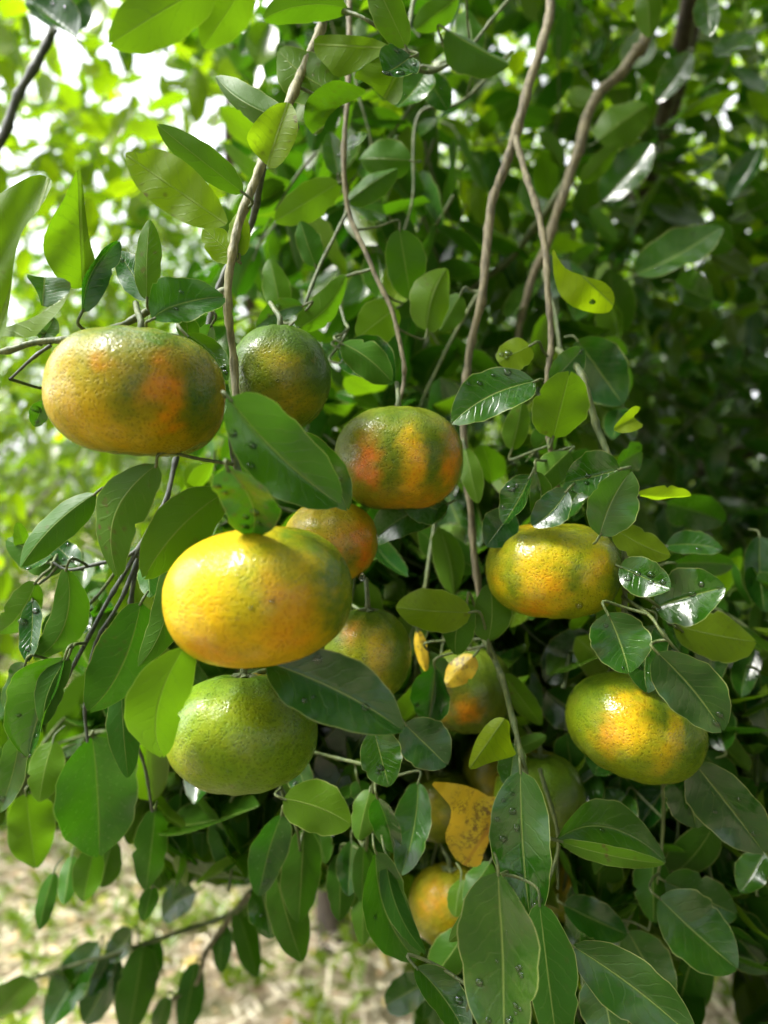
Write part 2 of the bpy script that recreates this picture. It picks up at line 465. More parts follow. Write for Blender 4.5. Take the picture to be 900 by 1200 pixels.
# every branch: (points (px, py, depth), start and end radius in metres, material)
LIMB_END = [(0.02, 0.25, 1.95), (-0.12, 0.5, 2.0), (0.20, 0.42, 2.02)]
BR = [
    # brown canes at the upper middle
    ([(655, -260, .62), (648, -60, .50), (638, 40, .47), (605, 150, .45), (578, 240, .44), (566, 330, .43), (550, 420, .43), (543, 520, .42), (556, 640, .42), (566, 740, .42)], .0032, .0017, M_BARK),
    ([(800, -250, .80), (765, 0, .62), (738, 70, .60), (690, 130, .58), (668, 210, .57), (648, 265, .57), (622, 330, .57), (604, 420, .58)], .0052, .0026, M_BARK),
    ([(668, 205, .575), (640, 250, .59), (600, 300, .62), (540, 350, .64), (500, 400, .64), (474, 436, .63)], .0034, .0016, M_TWIG),
    ([(604, 158, .45), (618, 210, .42), (636, 275, .40), (643, 340, .39), (645, 400, .385), (640, 460, .38), (648, 540, .38), (660, 600, .39)], .0019, .0012, M_BARK),
    ([(410, -150, .50), (410, 0, .44), (408, 90, .43), (404, 170, .42), (408, 245, .42), (436, 315, .41), (460, 365, .405), (473, 420, .40), (472, 450, .40), (464, 478, .39)], .0016, .0010, M_BARK),
    ([(455, -150, .40), (395, -20, .37), (372, 40, .36), (345, 110, .345), (310, 180, .335), (288, 235, .325), (273, 300, .32), (268, 360, .32), (272, 420, .325), (276, 470, .32)], .0024, .0016, M_OLIVE),
    ([(310, 180, .335), (296, 260, .37), (262, 320, .37), (243, 385, .37), (238, 430, .37), (222, 490, .37), (205, 540, .365), (192, 590, .36), (165, 640, .355), (130, 700, .35), (90, 770, .35), (55, 838, .35)], .0017, .0009, M_DARK),
    ([(268, 340, .32), (232, 352, .32), (180, 362, .315), (135, 385, .31), (90, 398, .305), (40, 402, .305), (5, 412, .305), (-50, 420, .31)], .0018, .0011, M_TWIG),
    ([(60, 404, .305), (40, 418, .30), (12, 444, .30)], .0008, .0005, M_DARK),
    ([(165, 640, .355), (148, 652, .352), (110, 662, .35), (80, 668, .35), (62, 660, .35)], .0010, .0006, M_DARK),
    ([(150, 650, .353), (120, 690, .36), (98, 715, .36), (88, 735, .36)], .0009, .0006, M_TWIG),
    ([(160, 660, .36), (152, 720, .37), (142, 790, .375), (150, 840, .38), (170, 900, .40), (178, 950, .42)], .0012, .0007, M_DARK),
    ([(165, 645, .358), (140, 705, .356), (110, 760, .36), (100, 830, .37), (102, 870, .37)], .0011, .0007, M_DARK),
    ([(655, 410, .40), (680, 440, .37), (700, 500, .365), (718, 545, .36), (728, 600, .36), (732, 660, .36), (730, 720, .36), (724, 760, .36), (730, 800, .37)], .0018, .0011, M_TWIG),
    ([(566, 740, .42), (582, 780, .37), (600, 840, .36), (612, 890, .35), (622, 940, .345), (628, 1010, .34), (632, 1080, .34)], .0017, .0009, M_TWIG),
    ([(520, 540, .46), (508, 620, .45), (498, 690, .44), (490, 760, .45), (486, 830, .46), (500, 900, .47), (512, 970, .48), (505, 1020, .47)], .0014, .0008, M_TWIG),
    ([(276, 470, .32), (272, 520, .30), (285, 570, .29), (300, 600, .275), (310, 625, .27)], .0015, .0012, M_TWIG),
    ([(276, 470, .325), (300, 560, .34), (330, 700, .36), (330, 770, .34), (300, 790, .31), (287, 800, .305)], .0014, .0010, M_TWIG),
    ([(330, 770, .34), (380, 790, .36), (430, 850, .37), (440, 900, .38), (432, 960, .40), (428, 1000, .42)], .0012, .0008, M_TWIG),
    ([(330, 700, .36), (390, 700, .40), (430, 718, .385)], .0010, .0009, M_TWIG),
    ([(300, 560, .34), (360, 560, .37), (388, 585, .37)], .0010, .0009, M_TWIG),
    ([(340, 880, .38), (330, 920, .37), (345, 960, .38), (352, 1000, .42)], .0009, .0006, M_TWIG),
    ([(440, 900, .38), (400, 890, .40), (340, 880, .40), (290, 900, .42), (270, 940, .44)], .0010, .0007, M_TWIG),
    ([(305, 990, .62), (302, 1040, .62), (275, 1068, .62), (235, 1085, .62), (200, 1096, .61), (150, 1112, .60), (72, 1136, .60), (35, 1148, .60)], .0024, .0012, M_TWIG),
    ([(295, 1045, .62), (262, 1085, .62), (240, 1120, .62), (232, 1150, .62), (196, 1175, .62)], .0026, .0014, M_BARK),
    ([(520, 250, .75), (400, 500, .75), (330, 800, .70), (305, 990, .62)], .0040, .0024, M_BARK),
    ([(62, 30, .55), (45, 75, .55), (18, 120, .55), (0, 160, .55), (-40, 230, .56)], .0030, .0034, M_DARK),
    ([(730, 700, .36), (760, 720, .33), (775, 740, .32), (800, 770, .32)], .0009, .0006, M_TWIG),
    ([(730, 690, .36), (765, 706, .35), (800, 740, .37)], .0009, .0006, M_TWIG),
    ([(724, 760, .36), (712, 790, .385), (705, 800, .385)], .0013, .0012, M_TWIG),
    ([(730, 800, .40), (775, 870, .39), (812, 894, .38), (830, 930, .38)], .0011, .0006, M_TWIG),
    ([(775, 870, .40), (778, 960, .42), (770, 1030, .42), (760, 1090, .42)], .0011, .0006, M_TWIG),
    ([(632, 900, .38), (655, 985, .37), (640, 1040, .36), (632, 1060, .35), (670, 1110, .33)], .0011, .0007, M_TWIG),
    ([(628, 1010, .34), (600, 1020, .33), (585, 1030, .31), (560, 1060, .30), (545, 1210, .30)], .0010, .0007, M_TWIG),
    ([(505, -80, .50), (484, 5, .45), (478, 35, .42), (476, 60, .40), (500, 85, .42), (545, 60, .44), (600, -5, .46)], .0014, .0010, M_TWIG),
    ([(600, 60, .55), (540, 120, .52), (490, 135, .52), (484, 230, .52), (470, 300, .52), (500, 385, .50)], .0012, .0007, M_TWIG),
    ([(395, 10, .36), (420, 18, .35), (440, 30, .35), (476, 52, .36)], .0010, .0008, M_TWIG),
    ([(408, 245, .42), (380, 300, .41), (362, 345, .40), (348, 385, .40), (330, 400, .39), (326, 392, .385)], .0010, .0008, M_TWIG),
    ([(408, 385, .40), (402, 372, .41), (398, 330, .42), (436, 315, .41)], .0008, .0008, M_TWIG),
]
branches = []
for i, (pl, r0, r1, mat) in enumerate(BR):
    pts = np.array([P(*p) for p in pl])
    # small irregular kinks, nodes
    r = np.linspace(r0, r1, len(pts))
    _, _, cen = tube(pts, r, 4, 9)
    kr = np.random.default_rng(i + 60)
    rr = np.interp(np.linspace(0, 1, len(cen)), np.linspace(0, 1, len(r)), r)
    ph = kr.uniform(0, 6.28, 6)
    arc = np.concatenate([[0], np.cumsum(np.linalg.norm(np.diff(cen, axis=0), axis=1))])
    for k in range(3):
        cen[:, k] += (np.sin(arc * 150 + ph[k]) * .35 + np.sin(arc * 61 + ph[k + 3]) * .9) * rr.mean() * .32
    node = np.abs(((arc / .023 + kr.uniform()) % 1) - .5) * .023
    rr = rr * (1 + .32 * np.exp(-(node / .0022) ** 2) + kr.normal(0, .05, len(rr)))
    V, Fq, cen = tube(cen, rr, 10, 1, 0.12, i)
    o = add('branch', tmesh('branch', V, Fq, [mat]), tree)
    branches.append([o, cen])

def nearest_branch(B, skip=()):
    best = None
    for j, (o, cen) in enumerate(branches):
        if cen[:, 1].min() > 0.72: continue
        d = np.linalg.norm(cen - B, axis=1)
        k = int(d.argmin())
        if best is None or d[k] < best[0]: best = (d[k], j, cen[k])
    return best

# ------------------------------------------------------------------ leaves placed one by one
def rot(v, k, a):
    k = nrm(k)
    return v * math.cos(a) + np.cross(k, v) * math.sin(a) + k * (k @ v) * (1 - math.cos(a))

n_leaf = [0]
LEAF_V = []        # for rain drops
def leaf(b, t, wpx, d, side='T', dd=0.0, roll=0.0, fold=0.30, curl=-0.06, bend=0.0, wave=0.10, notch=0.03,
         y=0.1, wet=0.7, spot=0.15, mat=None, label=None, shape=0.62, br=None, nu=12, nv=20, drops=0, pet=True, shine=None):
    """b, t: photo pixels of the base and the tip; wpx the width seen; d the depth; dd how much nearer (-) the tip is"""
    B = P(b[0], b[1], d - dd / 2); T = P(t[0], t[1], d + dd / 2)
    A = nrm(T - B)
    mid = (B + T) / 2
    N = nrm(EYE - mid); N = nrm(N - A * (N @ A))
    jr = np.random.default_rng(n_leaf[0] + 900)
    if shine is None: shine = .42 if (side == 'T' and wet >= .85) else 0
    if shine: roll = 0
    ra = math.radians(roll + jr.normal(0, 13 if not shine else 9))
    curl = curl + jr.normal(0, .035); dd = dd + jr.normal(0, .010)
    B = P(b[0], b[1], d - dd / 2); T = P(t[0], t[1], d + dd / 2); A = nrm(T - B); N = nrm(N - A * (N @ A))
    vd = N.copy()
    if shine: N = nrm(N * (1 - shine) + np.array(sdir) * shine); N = nrm(N - A * (N @ A))
    wc = max(float(vd @ N), .55)
    N = rot(N, A, ra)
    W = wpx / F * d / wc / max(math.cos(ra), 0.45) / max(math.cos(fold), 0.5) ** 0.7
    if side == 'B': N = -N
    sd = random.random()
    g = lambda x: np.array([float(x)])
    V, uv = leaf_grid(B[None], T[None], N[None], g(W), g(fold), g(curl), g(bend), g(wave), g(notch), g(sd), nu, nv, shape, 1.0)
    V = V.reshape(-1, 3); uv = uv.reshape(-1, 2)
    Fq = grid_faces(1, nu, nv)
    nb = nearest_branch(B) if br is None else (0, br, branches[br][1][np.linalg.norm(branches[br][1] - B, axis=1).argmin()])
    mi = np.zeros(len(Fq), int)
    if pet:
        end = nb[2]
        dist = np.linalg.norm(end - B)
        tw = nrm(end - B)
        back = np.array([0, 1.0, 0])
        if dist < 0.036:
            c = B - A * min(0.005, dist * .4) + back * .001
            V2, F2, _ = tube([B + A * 0.0015, c, (c + end) / 2 + back * .003, end], [0.0006, 0.0007, 0.0007, 0.0008], 6, 5)
        else:
            c = B - A * 0.003 + back * .0015
            V2, F2, _ = tube([B + A * 0.0015, c, c + nrm(tw * .5 - A * .3 + back) * .007], [0.0006, 0.0006, 0.0005], 6, 4)
        Fq = np.vstack([Fq, F2 + len(V)]); V = np.vstack([V, V2]); uv = np.vstack([uv, np.full((len(V2), 2), 0.5)])
        mi = np.concatenate([mi, np.ones(len(F2), int)])
    y = y * .6 if y < .5 else y
    col = np.tile([y, wet, sd, spot], (len(V), 1))
    me = tmesh('leaf', V, Fq, [mat or M_LEAF, M_TWIG], uv=uv, col=col, matidx=mi)
    o = add('leaf', me, branches[nb[1]][0], label=label)
    n_leaf[0] += 1
    if side == 'T' and wet >= .7 and drops == 0: drops = 2
    if drops: LEAF_V.append((V[:(nu + 1) * (nv + 1)].reshape(nv + 1, nu + 1, 3), N if side == 'T' else -N, drops))
    return o

import bmesh
def shaped(outline, b, t, d, side='B', fold=0.2, curl=0.0, dd=0.0, y=0.3, wet=0.4, spot=0.3, mat=None, label=None, hole=None):
    """a leaf whose outline is its own (torn, folded or curled): photo pixels of the edge, then base and tip of the midrib"""
    rr = np.random.default_rng(n_leaf[0] + 1)
    oc = np.array(outline, float)
    # round off the corners (one pass of corner cutting)
    nx = np.roll(oc, -1, 0); oc = np.stack([oc * .78 + nx * .22, oc * .22 + nx * .78], 1).reshape(-1, 2)
    bm = bmesh.new()
    bm.faces.new([bm.verts.new((p[0], p[1], 0)) for p in oc])
    bmesh.ops.triangulate(bm, faces=bm.faces[:])
    for _ in range(4):
        lng = [e for e in bm.edges if e.calc_length() > 5.0]
        if not lng: break
        bmesh.ops.subdivide_edges(bm, edges=lng, cuts=1)
        bmesh.ops.triangulate(bm, faces=bm.faces[:])
    for _ in range(2):
        bmesh.ops.beautify_fill(bm, faces=bm.faces[:], edges=bm.edges[:])
        bmesh.ops.smooth_vert(bm, verts=[v for v in bm.verts if not v.is_boundary], factor=.5, use_axis_x=True, use_axis_y=True, use_axis_z=False)
    if hole:
        kill = [f for f in bm.faces if (f.calc_center_median() - Vector((hole[0], hole[1], 0))).length < hole[2]]
        bmesh.ops.delete(bm, geom=kill, context='FACES')
    bm.verts.ensure_lookup_table()
    q = np.array([v.co[:2] for v in bm.verts]); tri = np.array([[v.index for v in f.verts] for f in bm.faces])
    bm.free()
    b = np.array(b, float); t = np.array(t, float); L = np.linalg.norm(t - b); ax = (t - b) / L; pe = np.array([-ax[1], ax[0]])
    v = (q - b) @ ax / L; pd = (q - b) @ pe
    hw = max(np.abs(pd).max(), 1)
    depth = d + dd * (v - .5) + (curl * L * 4 * v * (1 - v) * -1 + fold * -np.abs(pd)) * d / F
    depth += (np.sin(v * 9 + rr.uniform(0, 6)) * pd / hw * .06 + .03 * np.sin(q[:, 0] * .11 + q[:, 1] * .07)) * hw * d / F * 1.6
    V = np.array([P(a_[0], a_[1], dz) for a_, dz in zip(q, depth)])
    n0 = np.cross(V[tri[:, 1]] - V[tri[:, 0]], V[tri[:, 2]] - V[tri[:, 0]]).sum(0)
    toward = n0[1] < 0
    if toward == (side == 'B'): tri = tri[:, ::-1]
    sd = rr.uniform()
    # quads-free mesh: pad triangles through a separate path
    uv = np.stack([np.clip(pd / hw * .46 + .5, 0, 1), np.clip(v, 0, 1)], 1)
    col = np.tile([y, wet, sd, spot], (len(V), 1))
    me = tmesh('leaf', V, tri, [mat or M_LEAF, M_TWIG], uv=uv, col=col)
    B = P(b[0], b[1], d)
    nb = nearest_branch(B)
    o = add('leaf', me, branches[nb[1]][0], label=label)
    n_leaf[0] += 1
    return o
shaped([(-14, 236), (0, 227), (33, 207), (50, 204), (63, 213), (50, 240), (27, 267), (17, 300), (12, 350), (4, 398), (-14, 405)], (-8, 402), (58, 206), .29, y=.30, fold=.25, dd=.02)
shaped([(92, 193), (97, 213), (100, 247), (105, 283), (113, 310), (106, 335), (85, 340), (68, 328), (52, 302), (50, 283), (58, 260), (77, 230)], (98, 338), (92, 193), .30, y=.28, fold=.5, dd=-.02)
shaped([(145, 180), (153, 177), (167, 180), (182, 173), (207, 182), (230, 200), (253, 227), (268, 258), (263, 266), (233, 268), (207, 257), (177, 237), (155, 213)], (266, 263), (147, 181), .29, y=.5, spot=.9, fold=.15)
shaped([(368, 42), (393, 40), (433, 43), (450, 50), (463, 58), (440, 68), (410, 88), (393, 91), (380, 75), (368, 63)], (463, 57), (369, 52), .345, y=.35, fold=.15, spot=.2)
shaped([(463, 58), (473, 67), (482, 72), (472, 90), (472, 113), (463, 125), (447, 113), (432, 98), (410, 90), (440, 68)], (475, 66), (450, 116), .347, y=.3, fold=.3, spot=.1)
shaped([(433, 107), (410, 97), (393, 93), (377, 100), (358, 117), (355, 143), (368, 160), (378, 155), (382, 140), (397, 125), (413, 118)], (432, 107), (366, 158), .35, 'T', y=.15, wet=1, fold=.9, dd=.03)
shaped([(300, 140), (320, 122), (340, 119), (348, 133), (350, 157), (335, 187), (320, 200), (305, 187), (293, 173), (288, 160)], (312, 198), (338, 119), .312, y=.6, spot=.8, fold=.25)
shaped([(28, 320), (47, 325), (73, 325), (85, 333), (77, 350), (50, 363), (43, 340)], (50, 362), (52, 326), .30, 'T', y=0, wet=.6, fold=.6)
shaped([(-14, 390), (0, 386), (40, 372), (77, 350), (84, 338), (72, 362), (50, 385), (40, 396), (0, 394)], (-12, 392), (84, 338), .286, y=.35, fold=.5, spot=.5)
shaped([(647, 300), (648, 290), (655, 305), (665, 317), (690, 325), (708, 330), (718, 340), (721, 352), (716, 365), (705, 368), (685, 365), (668, 358), (655, 345), (649, 325)], (648, 291), (719, 358), .38, y=.9, wet=.5, spot=0, fold=-.7, curl=.1, hole=(694, 354, 3.2), label='curled yellow leaf with a small round hole near its tip')
shaped([(717, 503), (730, 487), (743, 475), (751, 477), (748, 483), (742, 488), (747, 493), (755, 499), (743, 506), (727, 508)], (716, 505), (752, 486), .355, y=.85, wet=.4, spot=0, fold=.5)
shaped([(588, 840), (578, 842), (566, 853), (556, 870), (548, 897), (553, 903), (573, 894), (597, 888), (606, 884), (601, 876), (597, 863), (598, 846)], (594, 838), (550, 901), .345, y=.9, wet=.6, fold=-.5, curl=.12, spot=.1, label='lime green curled leaf at the stem end')
shaped([(503, 916), (529, 917), (553, 922), (578, 936), (597, 927), (608, 919), (607, 936), (588, 943), (570, 949), (564, 961), (563, 990), (567, 1003), (562, 1016), (545, 1016), (530, 1003), (520, 981), (528, 961), (529, 946), (517, 932)], (604, 925), (548, 1008), .384, mat=M_DRY, fold=.35, curl=.1, label='torn bright yellow leaf with dark specks, folded down at the middle')
Lf = leaf
# --- upper left
Lf((285, 226), (184, 146), 34, .31, 'B', y=.25, wet=.5, fold=.4, roll=25)
Lf((340, 142), (252, 90), 32, .33, 'B', y=.2, wet=.5, fold=.5, roll=-20, bend=.04)
Lf((172, 352), (175, 257), 28, .31, 'B', y=.25, spot=.6, fold=.3)
Lf((96, 366), (139, 282), 26, .30, 'T', y=.0, wet=.5, fold=.7, roll=30, bend=-.08)
Lf((278, 304), (238, 268), 34, .325, 'B', y=.5, spot=.5, fold=.2)
Lf((280, 300), (282, 247), 24, .325, 'B', y=.5, spot=.5, fold=.3)
Lf((252, -22), (128, 52), 62, .42, 'B', y=.45, wet=.2, fold=.15)
Lf((292, -25), (238, 56), 46, .44, 'B', y=.45, wet=.2, fold=.15)
Lf((90, 45), (38, 2), 34, .50, 'T', y=0, fold=.8, roll=40, label='dark shaded leaf seen against the light')
Lf((64, 30), (100, -6), 46, .54, 'T', y=0, wet=.2, fold=.5)
Lf((62, 34), (74, 0), 46, .55, 'T', y=0, wet=.2, fold=.3, shape=.5)
Lf((58, 22), (40, -12), 34, .55, 'T', y=0, wet=.2, fold=.3, shape=.5)
# --- top middle
Lf((408, 10), (308, 22), 36, .35, 'B', y=.25, wet=.4, fold=.35, bend=-.08)
Lf((392, 108), (326, 58), 54, .35, 'B', y=.35, spot=.5, fold=.25, bend=.06)
Lf((476, 56), (432, -35), 36, .345, 'B', y=.3, wet=.4, fold=.3)
Lf((482, 66), (450, 86), 34, .335, 'T', y=0, wet=.9, fold=.3, drops=5)
Lf((538, -4), (486, 35), 30, .42, 'B', y=.2, fold=.4)
Lf((522, 34), (597, 76), 34, .42, 'B', y=.12, fold=.7, roll=-30, curl=.05)
Lf((500, 84), (465, 126), 34, .43, 'T', y=.05, wet=.9, fold=.3, roll=-35)
Lf((498, 85), (525, 130), 30, .45, 'T', y=.0, fold=.3)
Lf((398, 214), (322, 260), 38, .42, 'B', y=.4, fold=.15)
Lf((370, 312), (352, 259), 28, .41, 'B', y=.05, fold=.3)
Lf((408, 236), (466, 197), 28, .43, 'B', y=.1, wet=.8, fold=.6, roll=-30)
Lf((482, 188), (422, 186), 40, .46, 'B', y=.12, fold=.3)
Lf((452, 252), (410, 240), 26, .47, 'T', wet=1, fold=.2, roll=-45)
Lf((396, 205), (386, 155), 24, .44, 'T', wet=1, fold=.3, roll=-40)
Lf((404, 172), (430, 158), 14, .42, 'T', wet=1, fold=.3)
Lf((352, 96), (350, 60), 20, .40, 'B', y=.3)
Lf((556, 60), (546, 10), 30, .5, 'B', y=.1)
# --- upper right, farther canes
Lf((700, 165), (760, 122), 44, .62, 'B', y=.3, wet=.4, shape=.45)
Lf((757, -22), (762, 44), 28, .55, 'B', y=.3)
Lf((826, -12), (832, 43), 26, .55, 'T', y=.1, wet=.9, roll=-35)
Lf((707, 235), (764, 168), 42, .62, 'T', y=.05, wet=.8, roll=-25)
Lf((745, 322), (846, 266), 44, .55, 'T', y=.1, wet=.9, roll=-30)
Lf((680, 215), (725, 168), 22, .6, 'B', y=.3)
Lf((810, 60), (770, 120), 30, .62, 'T', wet=.9, roll=-30)
Lf((880, 40), (838, 66), 26, .6, 'T', wet=.9, roll=-30)
Lf((700, 290), (655, 345), 34, .6, 'T', wet=.7, roll=-20)
Lf((790, 330), (835, 352), 36, .6, 'T', wet=.9, roll=-30)
Lf((860, 290), (825, 262), 32, .62, 'T', wet=.8, roll=-20)
# --- left, around the first fruit
Lf((176, 352), (138, 294), 34, .32, 'T', y=0, wet=1, roll=-52, fold=.2)
Lf((178, 374), (263, 348), 50, .285, 'T', y=.03, wet=.75, fold=.35, bend=-.12, roll=-8)
Lf((218, 392), (267, 446), 24, .30, 'T', y=.1, wet=.9, fold=.5, roll=-40, bend=-.12)
Lf((222, 405), (218, 365), 24, .32, 'B', y=.1)
Lf((52, 470), (40, 500), 20, .33, 'T', y=.1)
Lf((48, 398), (64, 372), 18, .31, 'T', y=.1, wet=.9)
Lf((184, 544), (136, 676), 52, .285, 'B', y=.2, wet=.3, spot=1.0, fold=.2, bend=-.14, roll=15)
Lf((112, 578), (24, 664), 36, .30, 'B', y=.08, spot=.5, fold=.5, roll=30, bend=-.05)
Lf((265, 576), (168, 678), 60, .285, 'B', y=.25, wet=.3, spot=.5, fold=.2, bend=-.08)
Lf((266, 548), (296, 628), 60, .238, 'T', y=.02, wet=.95, shine=.45, fold=.25, roll=10, bend=-.12, spot=.5, drops=7, shape=.5)
Lf((268, 466), (398, 592), 78, .25, 'T', y=.0, wet=.95, shine=.36, fold=.35, bend=.03, roll=14, curl=-.05, drops=3, shape=.58)
Lf((338, 506), (408, 598), 46, .275, 'T', y=.0, wet=.75, fold=.35, roll=10, bend=-.06)
Lf((248, 380), (225, 430), 24, .34, 'T', y=.05)
# --- centre
Lf((400, 402), (459, 447), 40, .37, 'B', y=.1, wet=.5, fold=.5, roll=-20, bend=.05)
Lf((398, 408), (462, 448), 44, .385, 'T', y=0, wet=.6, fold=.4, bend=-.12)
Lf((396, 425), (460, 450), 26, .38, 'T', y=0, wet=.8, fold=.3, bend=-.1, roll=-30)
Lf((348, 386), (406, 322), 32, .385, 'B', y=.25, wet=.6, fold=.5, bend=-.08)
Lf((330, 368), (316, 303), 30, .42, 'B', y=.2)
Lf((356, 358), (300, 384), 24, .38, 'T', y=0, wet=.8, fold=.4, bend=.1)
Lf((466, 360), (419, 396), 46, .42, 'B', y=.4, spot=.6, fold=.2)
Lf((468, 268), (482, 352), 44, .44, 'B', y=.08, fold=.2)
Lf((500, 388), (524, 314), 46, .42, 'B', y=.42, spot=.4, fold=.5, roll=15, bend=.08)
Lf((540, 345), (515, 388), 28, .44, 'B', y=.2)
Lf((627, 447), (529, 496), 44, .335, 'T', y=.03, wet=1, fold=.25, roll=-22, bend=.08, drops=4)
Lf((622, 405), (584, 425), 34, .37, 'B', y=.6, wet=.5, fold=.2, shape=.4, drops=3)
Lf((545, 524), (560, 590), 24, .40, 'B', y=.35)
Lf((526, 590), (434, 636), 46, .375, 'T', y=.0, wet=.2, fold=.4, bend=.1)
Lf((470, 585), (524, 600), 40, .365, 'T', y=.0, wet=.2, fold=.3)
Lf((645, 450), (684, 408), 32, .375, 'T', y=.05, fold=.3)
Lf((648, 514), (668, 435), 58, .35, 'B', y=.45, wet=.6, spot=.9, fold=.12, notch=.07, shape=.52, label='yellow green leaf with pale insect spots and a notched tip')
Lf((676, 398), (730, 474), 58, .44, 'T', y=0, wet=.5, fold=.2, wave=.12)
Lf((668, 528), (627, 568), 36, .37, 'B', y=.2, fold=.5, notch=.08, roll=15)
Lf((727, 550), (662, 566), 42, .345, 'T', y=.0, wet=.9, fold=.4, drops=3)
Lf((703, 628), (739, 552), 52, .325, 'T', y=.03, wet=.5, fold=.3, bend=-.05)
Lf((746, 580), (810, 581), 15, .34, 'B', y=.8, wet=.8, fold=.5, roll=25, bend=.05)
Lf((722, 548), (752, 528), 30, .42, 'T', y=.1, shape=.4)
Lf((600, 528), (612, 470), 28, .40, 'B', y=.3, spot=.5)
Lf((628, 528), (650, 500), 30, .42, 'B', y=.1)
Lf((622, 558), (590, 614), 34, .345, 'T', y=.02, wet=.9, fold=.5, notch=.0, roll=-10, drops=3)
Lf((628, 552), (628, 612), 24, .35, 'T', y=.15, wet=.8, fold=.4, bend=-.1)
Lf((665, 575), (624, 617), 36, .338, 'T', y=.0, wet=.6, fold=.3, bend=-.05)
Lf((600, 600), (570, 640), 40, .355, 'T', y=.0, wet=.4, fold=.3)
Lf((690, 560), (668, 590), 26, .36, 'T', y=.1)
# --- left cluster
Lf((78, 662), (7, 632), 44, .36, 'B', y=.1, fold=.3, wet=.5)
Lf((30, 650), (20, 612), 16, .36, 'B', y=.3)
Lf((92, 664), (58, 630), 26, .36, 'T', y=0, wet=1, roll=-45, drops=5)
Lf((60, 640), (30, 668), 22, .355, 'T', y=0, wet=1, roll=-50, drops=3)
Lf((78, 666), (40, 774), 40, .335, 'B', y=.08, wet=.5, fold=.35, bend=.15, roll=15)
Lf((38, 702), (33, 776), 24, .34, 'T', y=0, wet=1, roll=-52, drops=3)
Lf((42, 682), (-4, 742), 36, .35, 'B', y=.2, fold=.3, bend=.08)
Lf((104, 716), (52, 750), 38, .355, 'T', y=0, wet=1, roll=-15, fold=.4)
Lf((76, 770), (33, 888), 50, .325, 'T', y=0, wet=1, fold=.8, roll=-40, bend=.08, drops=8)
Lf((80, 770), (50, 850), 30, .322, 'B', y=.05, wet=.5, fold=.3, roll=20, bend=-.08)
Lf((30, 778), (4, 830), 28, .34, 'T', y=0, wet=1, roll=-40)
Lf((24, 858), (0, 952), 26, .35, 'T', y=.1, wet=1, roll=-40)
Lf((165, 706), (104, 835), 62, .33, 'B', y=.02, wet=.3, spot=.3, fold=.25, bend=.06)
Lf((198, 662), (163, 782), 36, .30, 'B', y=.12, wet=.4, fold=.35, bend=.1)
Lf((192, 640), (210, 600), 20, .32, 'B', y=.1)
Lf((172, 660), (176, 700), 22, .34, 'B', y=.0, spot=.5)
Lf((218, 756), (190, 888), 62, .262, 'B', y=.38, wet=.45, fold=.2, bend=-.12, spot=.1, roll=-10)
Lf((142, 800), (150, 912), 34, .36, 'B', y=0, wet=.4)
Lf((172, 780), (160, 842), 26, .35, 'T', y=0, wet=.9, roll=-30, drops=3)
Lf((150, 765), (158, 805), 22, .36, 'B', y=0)
Lf((108, 862), (116, 1004), 86, .38, 'T', y=.0, wet=.35, fold=.25, bend=-.02, shape=.68)
Lf((62, 868), (46, 940), 36, .40, 'B', y=.3, fold=.2)
Lf((30, 930), (42, 1018), 48, .42, 'B', y=.38, fold=.2, wave=.2)
Lf((70, 880), (30, 905), 30, .42, 'T', y=.1, wet=.7)
# --- hanging leaves below left
Lf((63, 1022), (46, 1090), 20, .46, 'B', y=.05)
Lf((84, 1002), (75, 1060), 22, .46, 'B', y=.05)
Lf((110, 992), (97, 1057), 32, .45, 'B', y=.15)
Lf((132, 985), (118, 1040), 30, .46, 'B', y=.15)
Lf((182, 948), (171, 1044), 36, .45, 'B', y=.0)
Lf((172, 938), (152, 990), 26, .47, 'B', y=.25)
Lf((178, 1040), (168, 1080), 20, .47, 'B', y=.0)
Lf((240, 938), (236, 1006), 24, .48, 'B', y=.0)
Lf((272, 938), (264, 1022), 44, .45, 'B', y=.0)
Lf((212, 930), (208, 985), 34, .47, 'B', y=.02)
Lf((292, 920), (300, 985), 30, .47, 'B', y=.02)
Lf((230, 1046), (190, 1076), 34, .60, 'T', y=0, wet=1, roll=-40, bend=.1)
Lf((116, 1104), (54, 1204), 40, .60, 'T', y=0, wet=1, roll=-30, fold=.4)
Lf((72, 1136), (68, 1180), 26, .60, 'T', y=.1, wet=1)
Lf((36, 1146), (-12, 1196), 36, .60, 'B', y=.25, wet=.7)
Lf((140, 1118), (98, 1200), 36, .61, 'T', y=0, wet=1, roll=-35)
Lf((168, 1108), (150, 1215), 42, .60, 'B', y=.05, wet=.7, fold=.3)
Lf((130, 1120), (106, 1168), 22, .60, 'T', y=0)
Lf((155, 1090), (125, 1125), 26, .60, 'T', y=.1, wet=1, roll=-30)
Lf((182, 1098), (176, 1160), 22, .61, 'B', y=0)
Lf((196, 1168), (182, 1215), 20, .62, 'B', y=.05)
Lf((230, 1128), (214, 1215), 30, .62, 'B', y=0)
Lf((264, 1083), (258, 1140), 22, .62, 'B', y=.05)
Lf((278, 1064), (302, 1146), 28, .62, 'B', y=.1)
Lf((300, 1040), (285, 1075), 18, .62, 'B', y=.2)
Lf((330, 954), (303, 1050), 40, .40, 'T', y=.0, wet=.4, fold=.2, drops=3)
Lf((332, 936), (412, 966), 54, .36, 'B', y=.38, wet=.6, fold=.15, bend=.05)
Lf((356, 972), (350, 1082), 44, .42, 'B', y=.1, wet=.6, fold=.3)
Lf((322, 1022), (354, 1128), 42, .43, 'B', y=.1, wet=.6, fold=.3)
Lf((305, 1035), (318, 1100), 36, .44, 'T', y=.0, wet=.8)
Lf((372, 968), (382, 1012), 22, .44, 'B', y=.1)
Lf((426, 990), (424, 1058), 24, .42, 'B', y=.05)
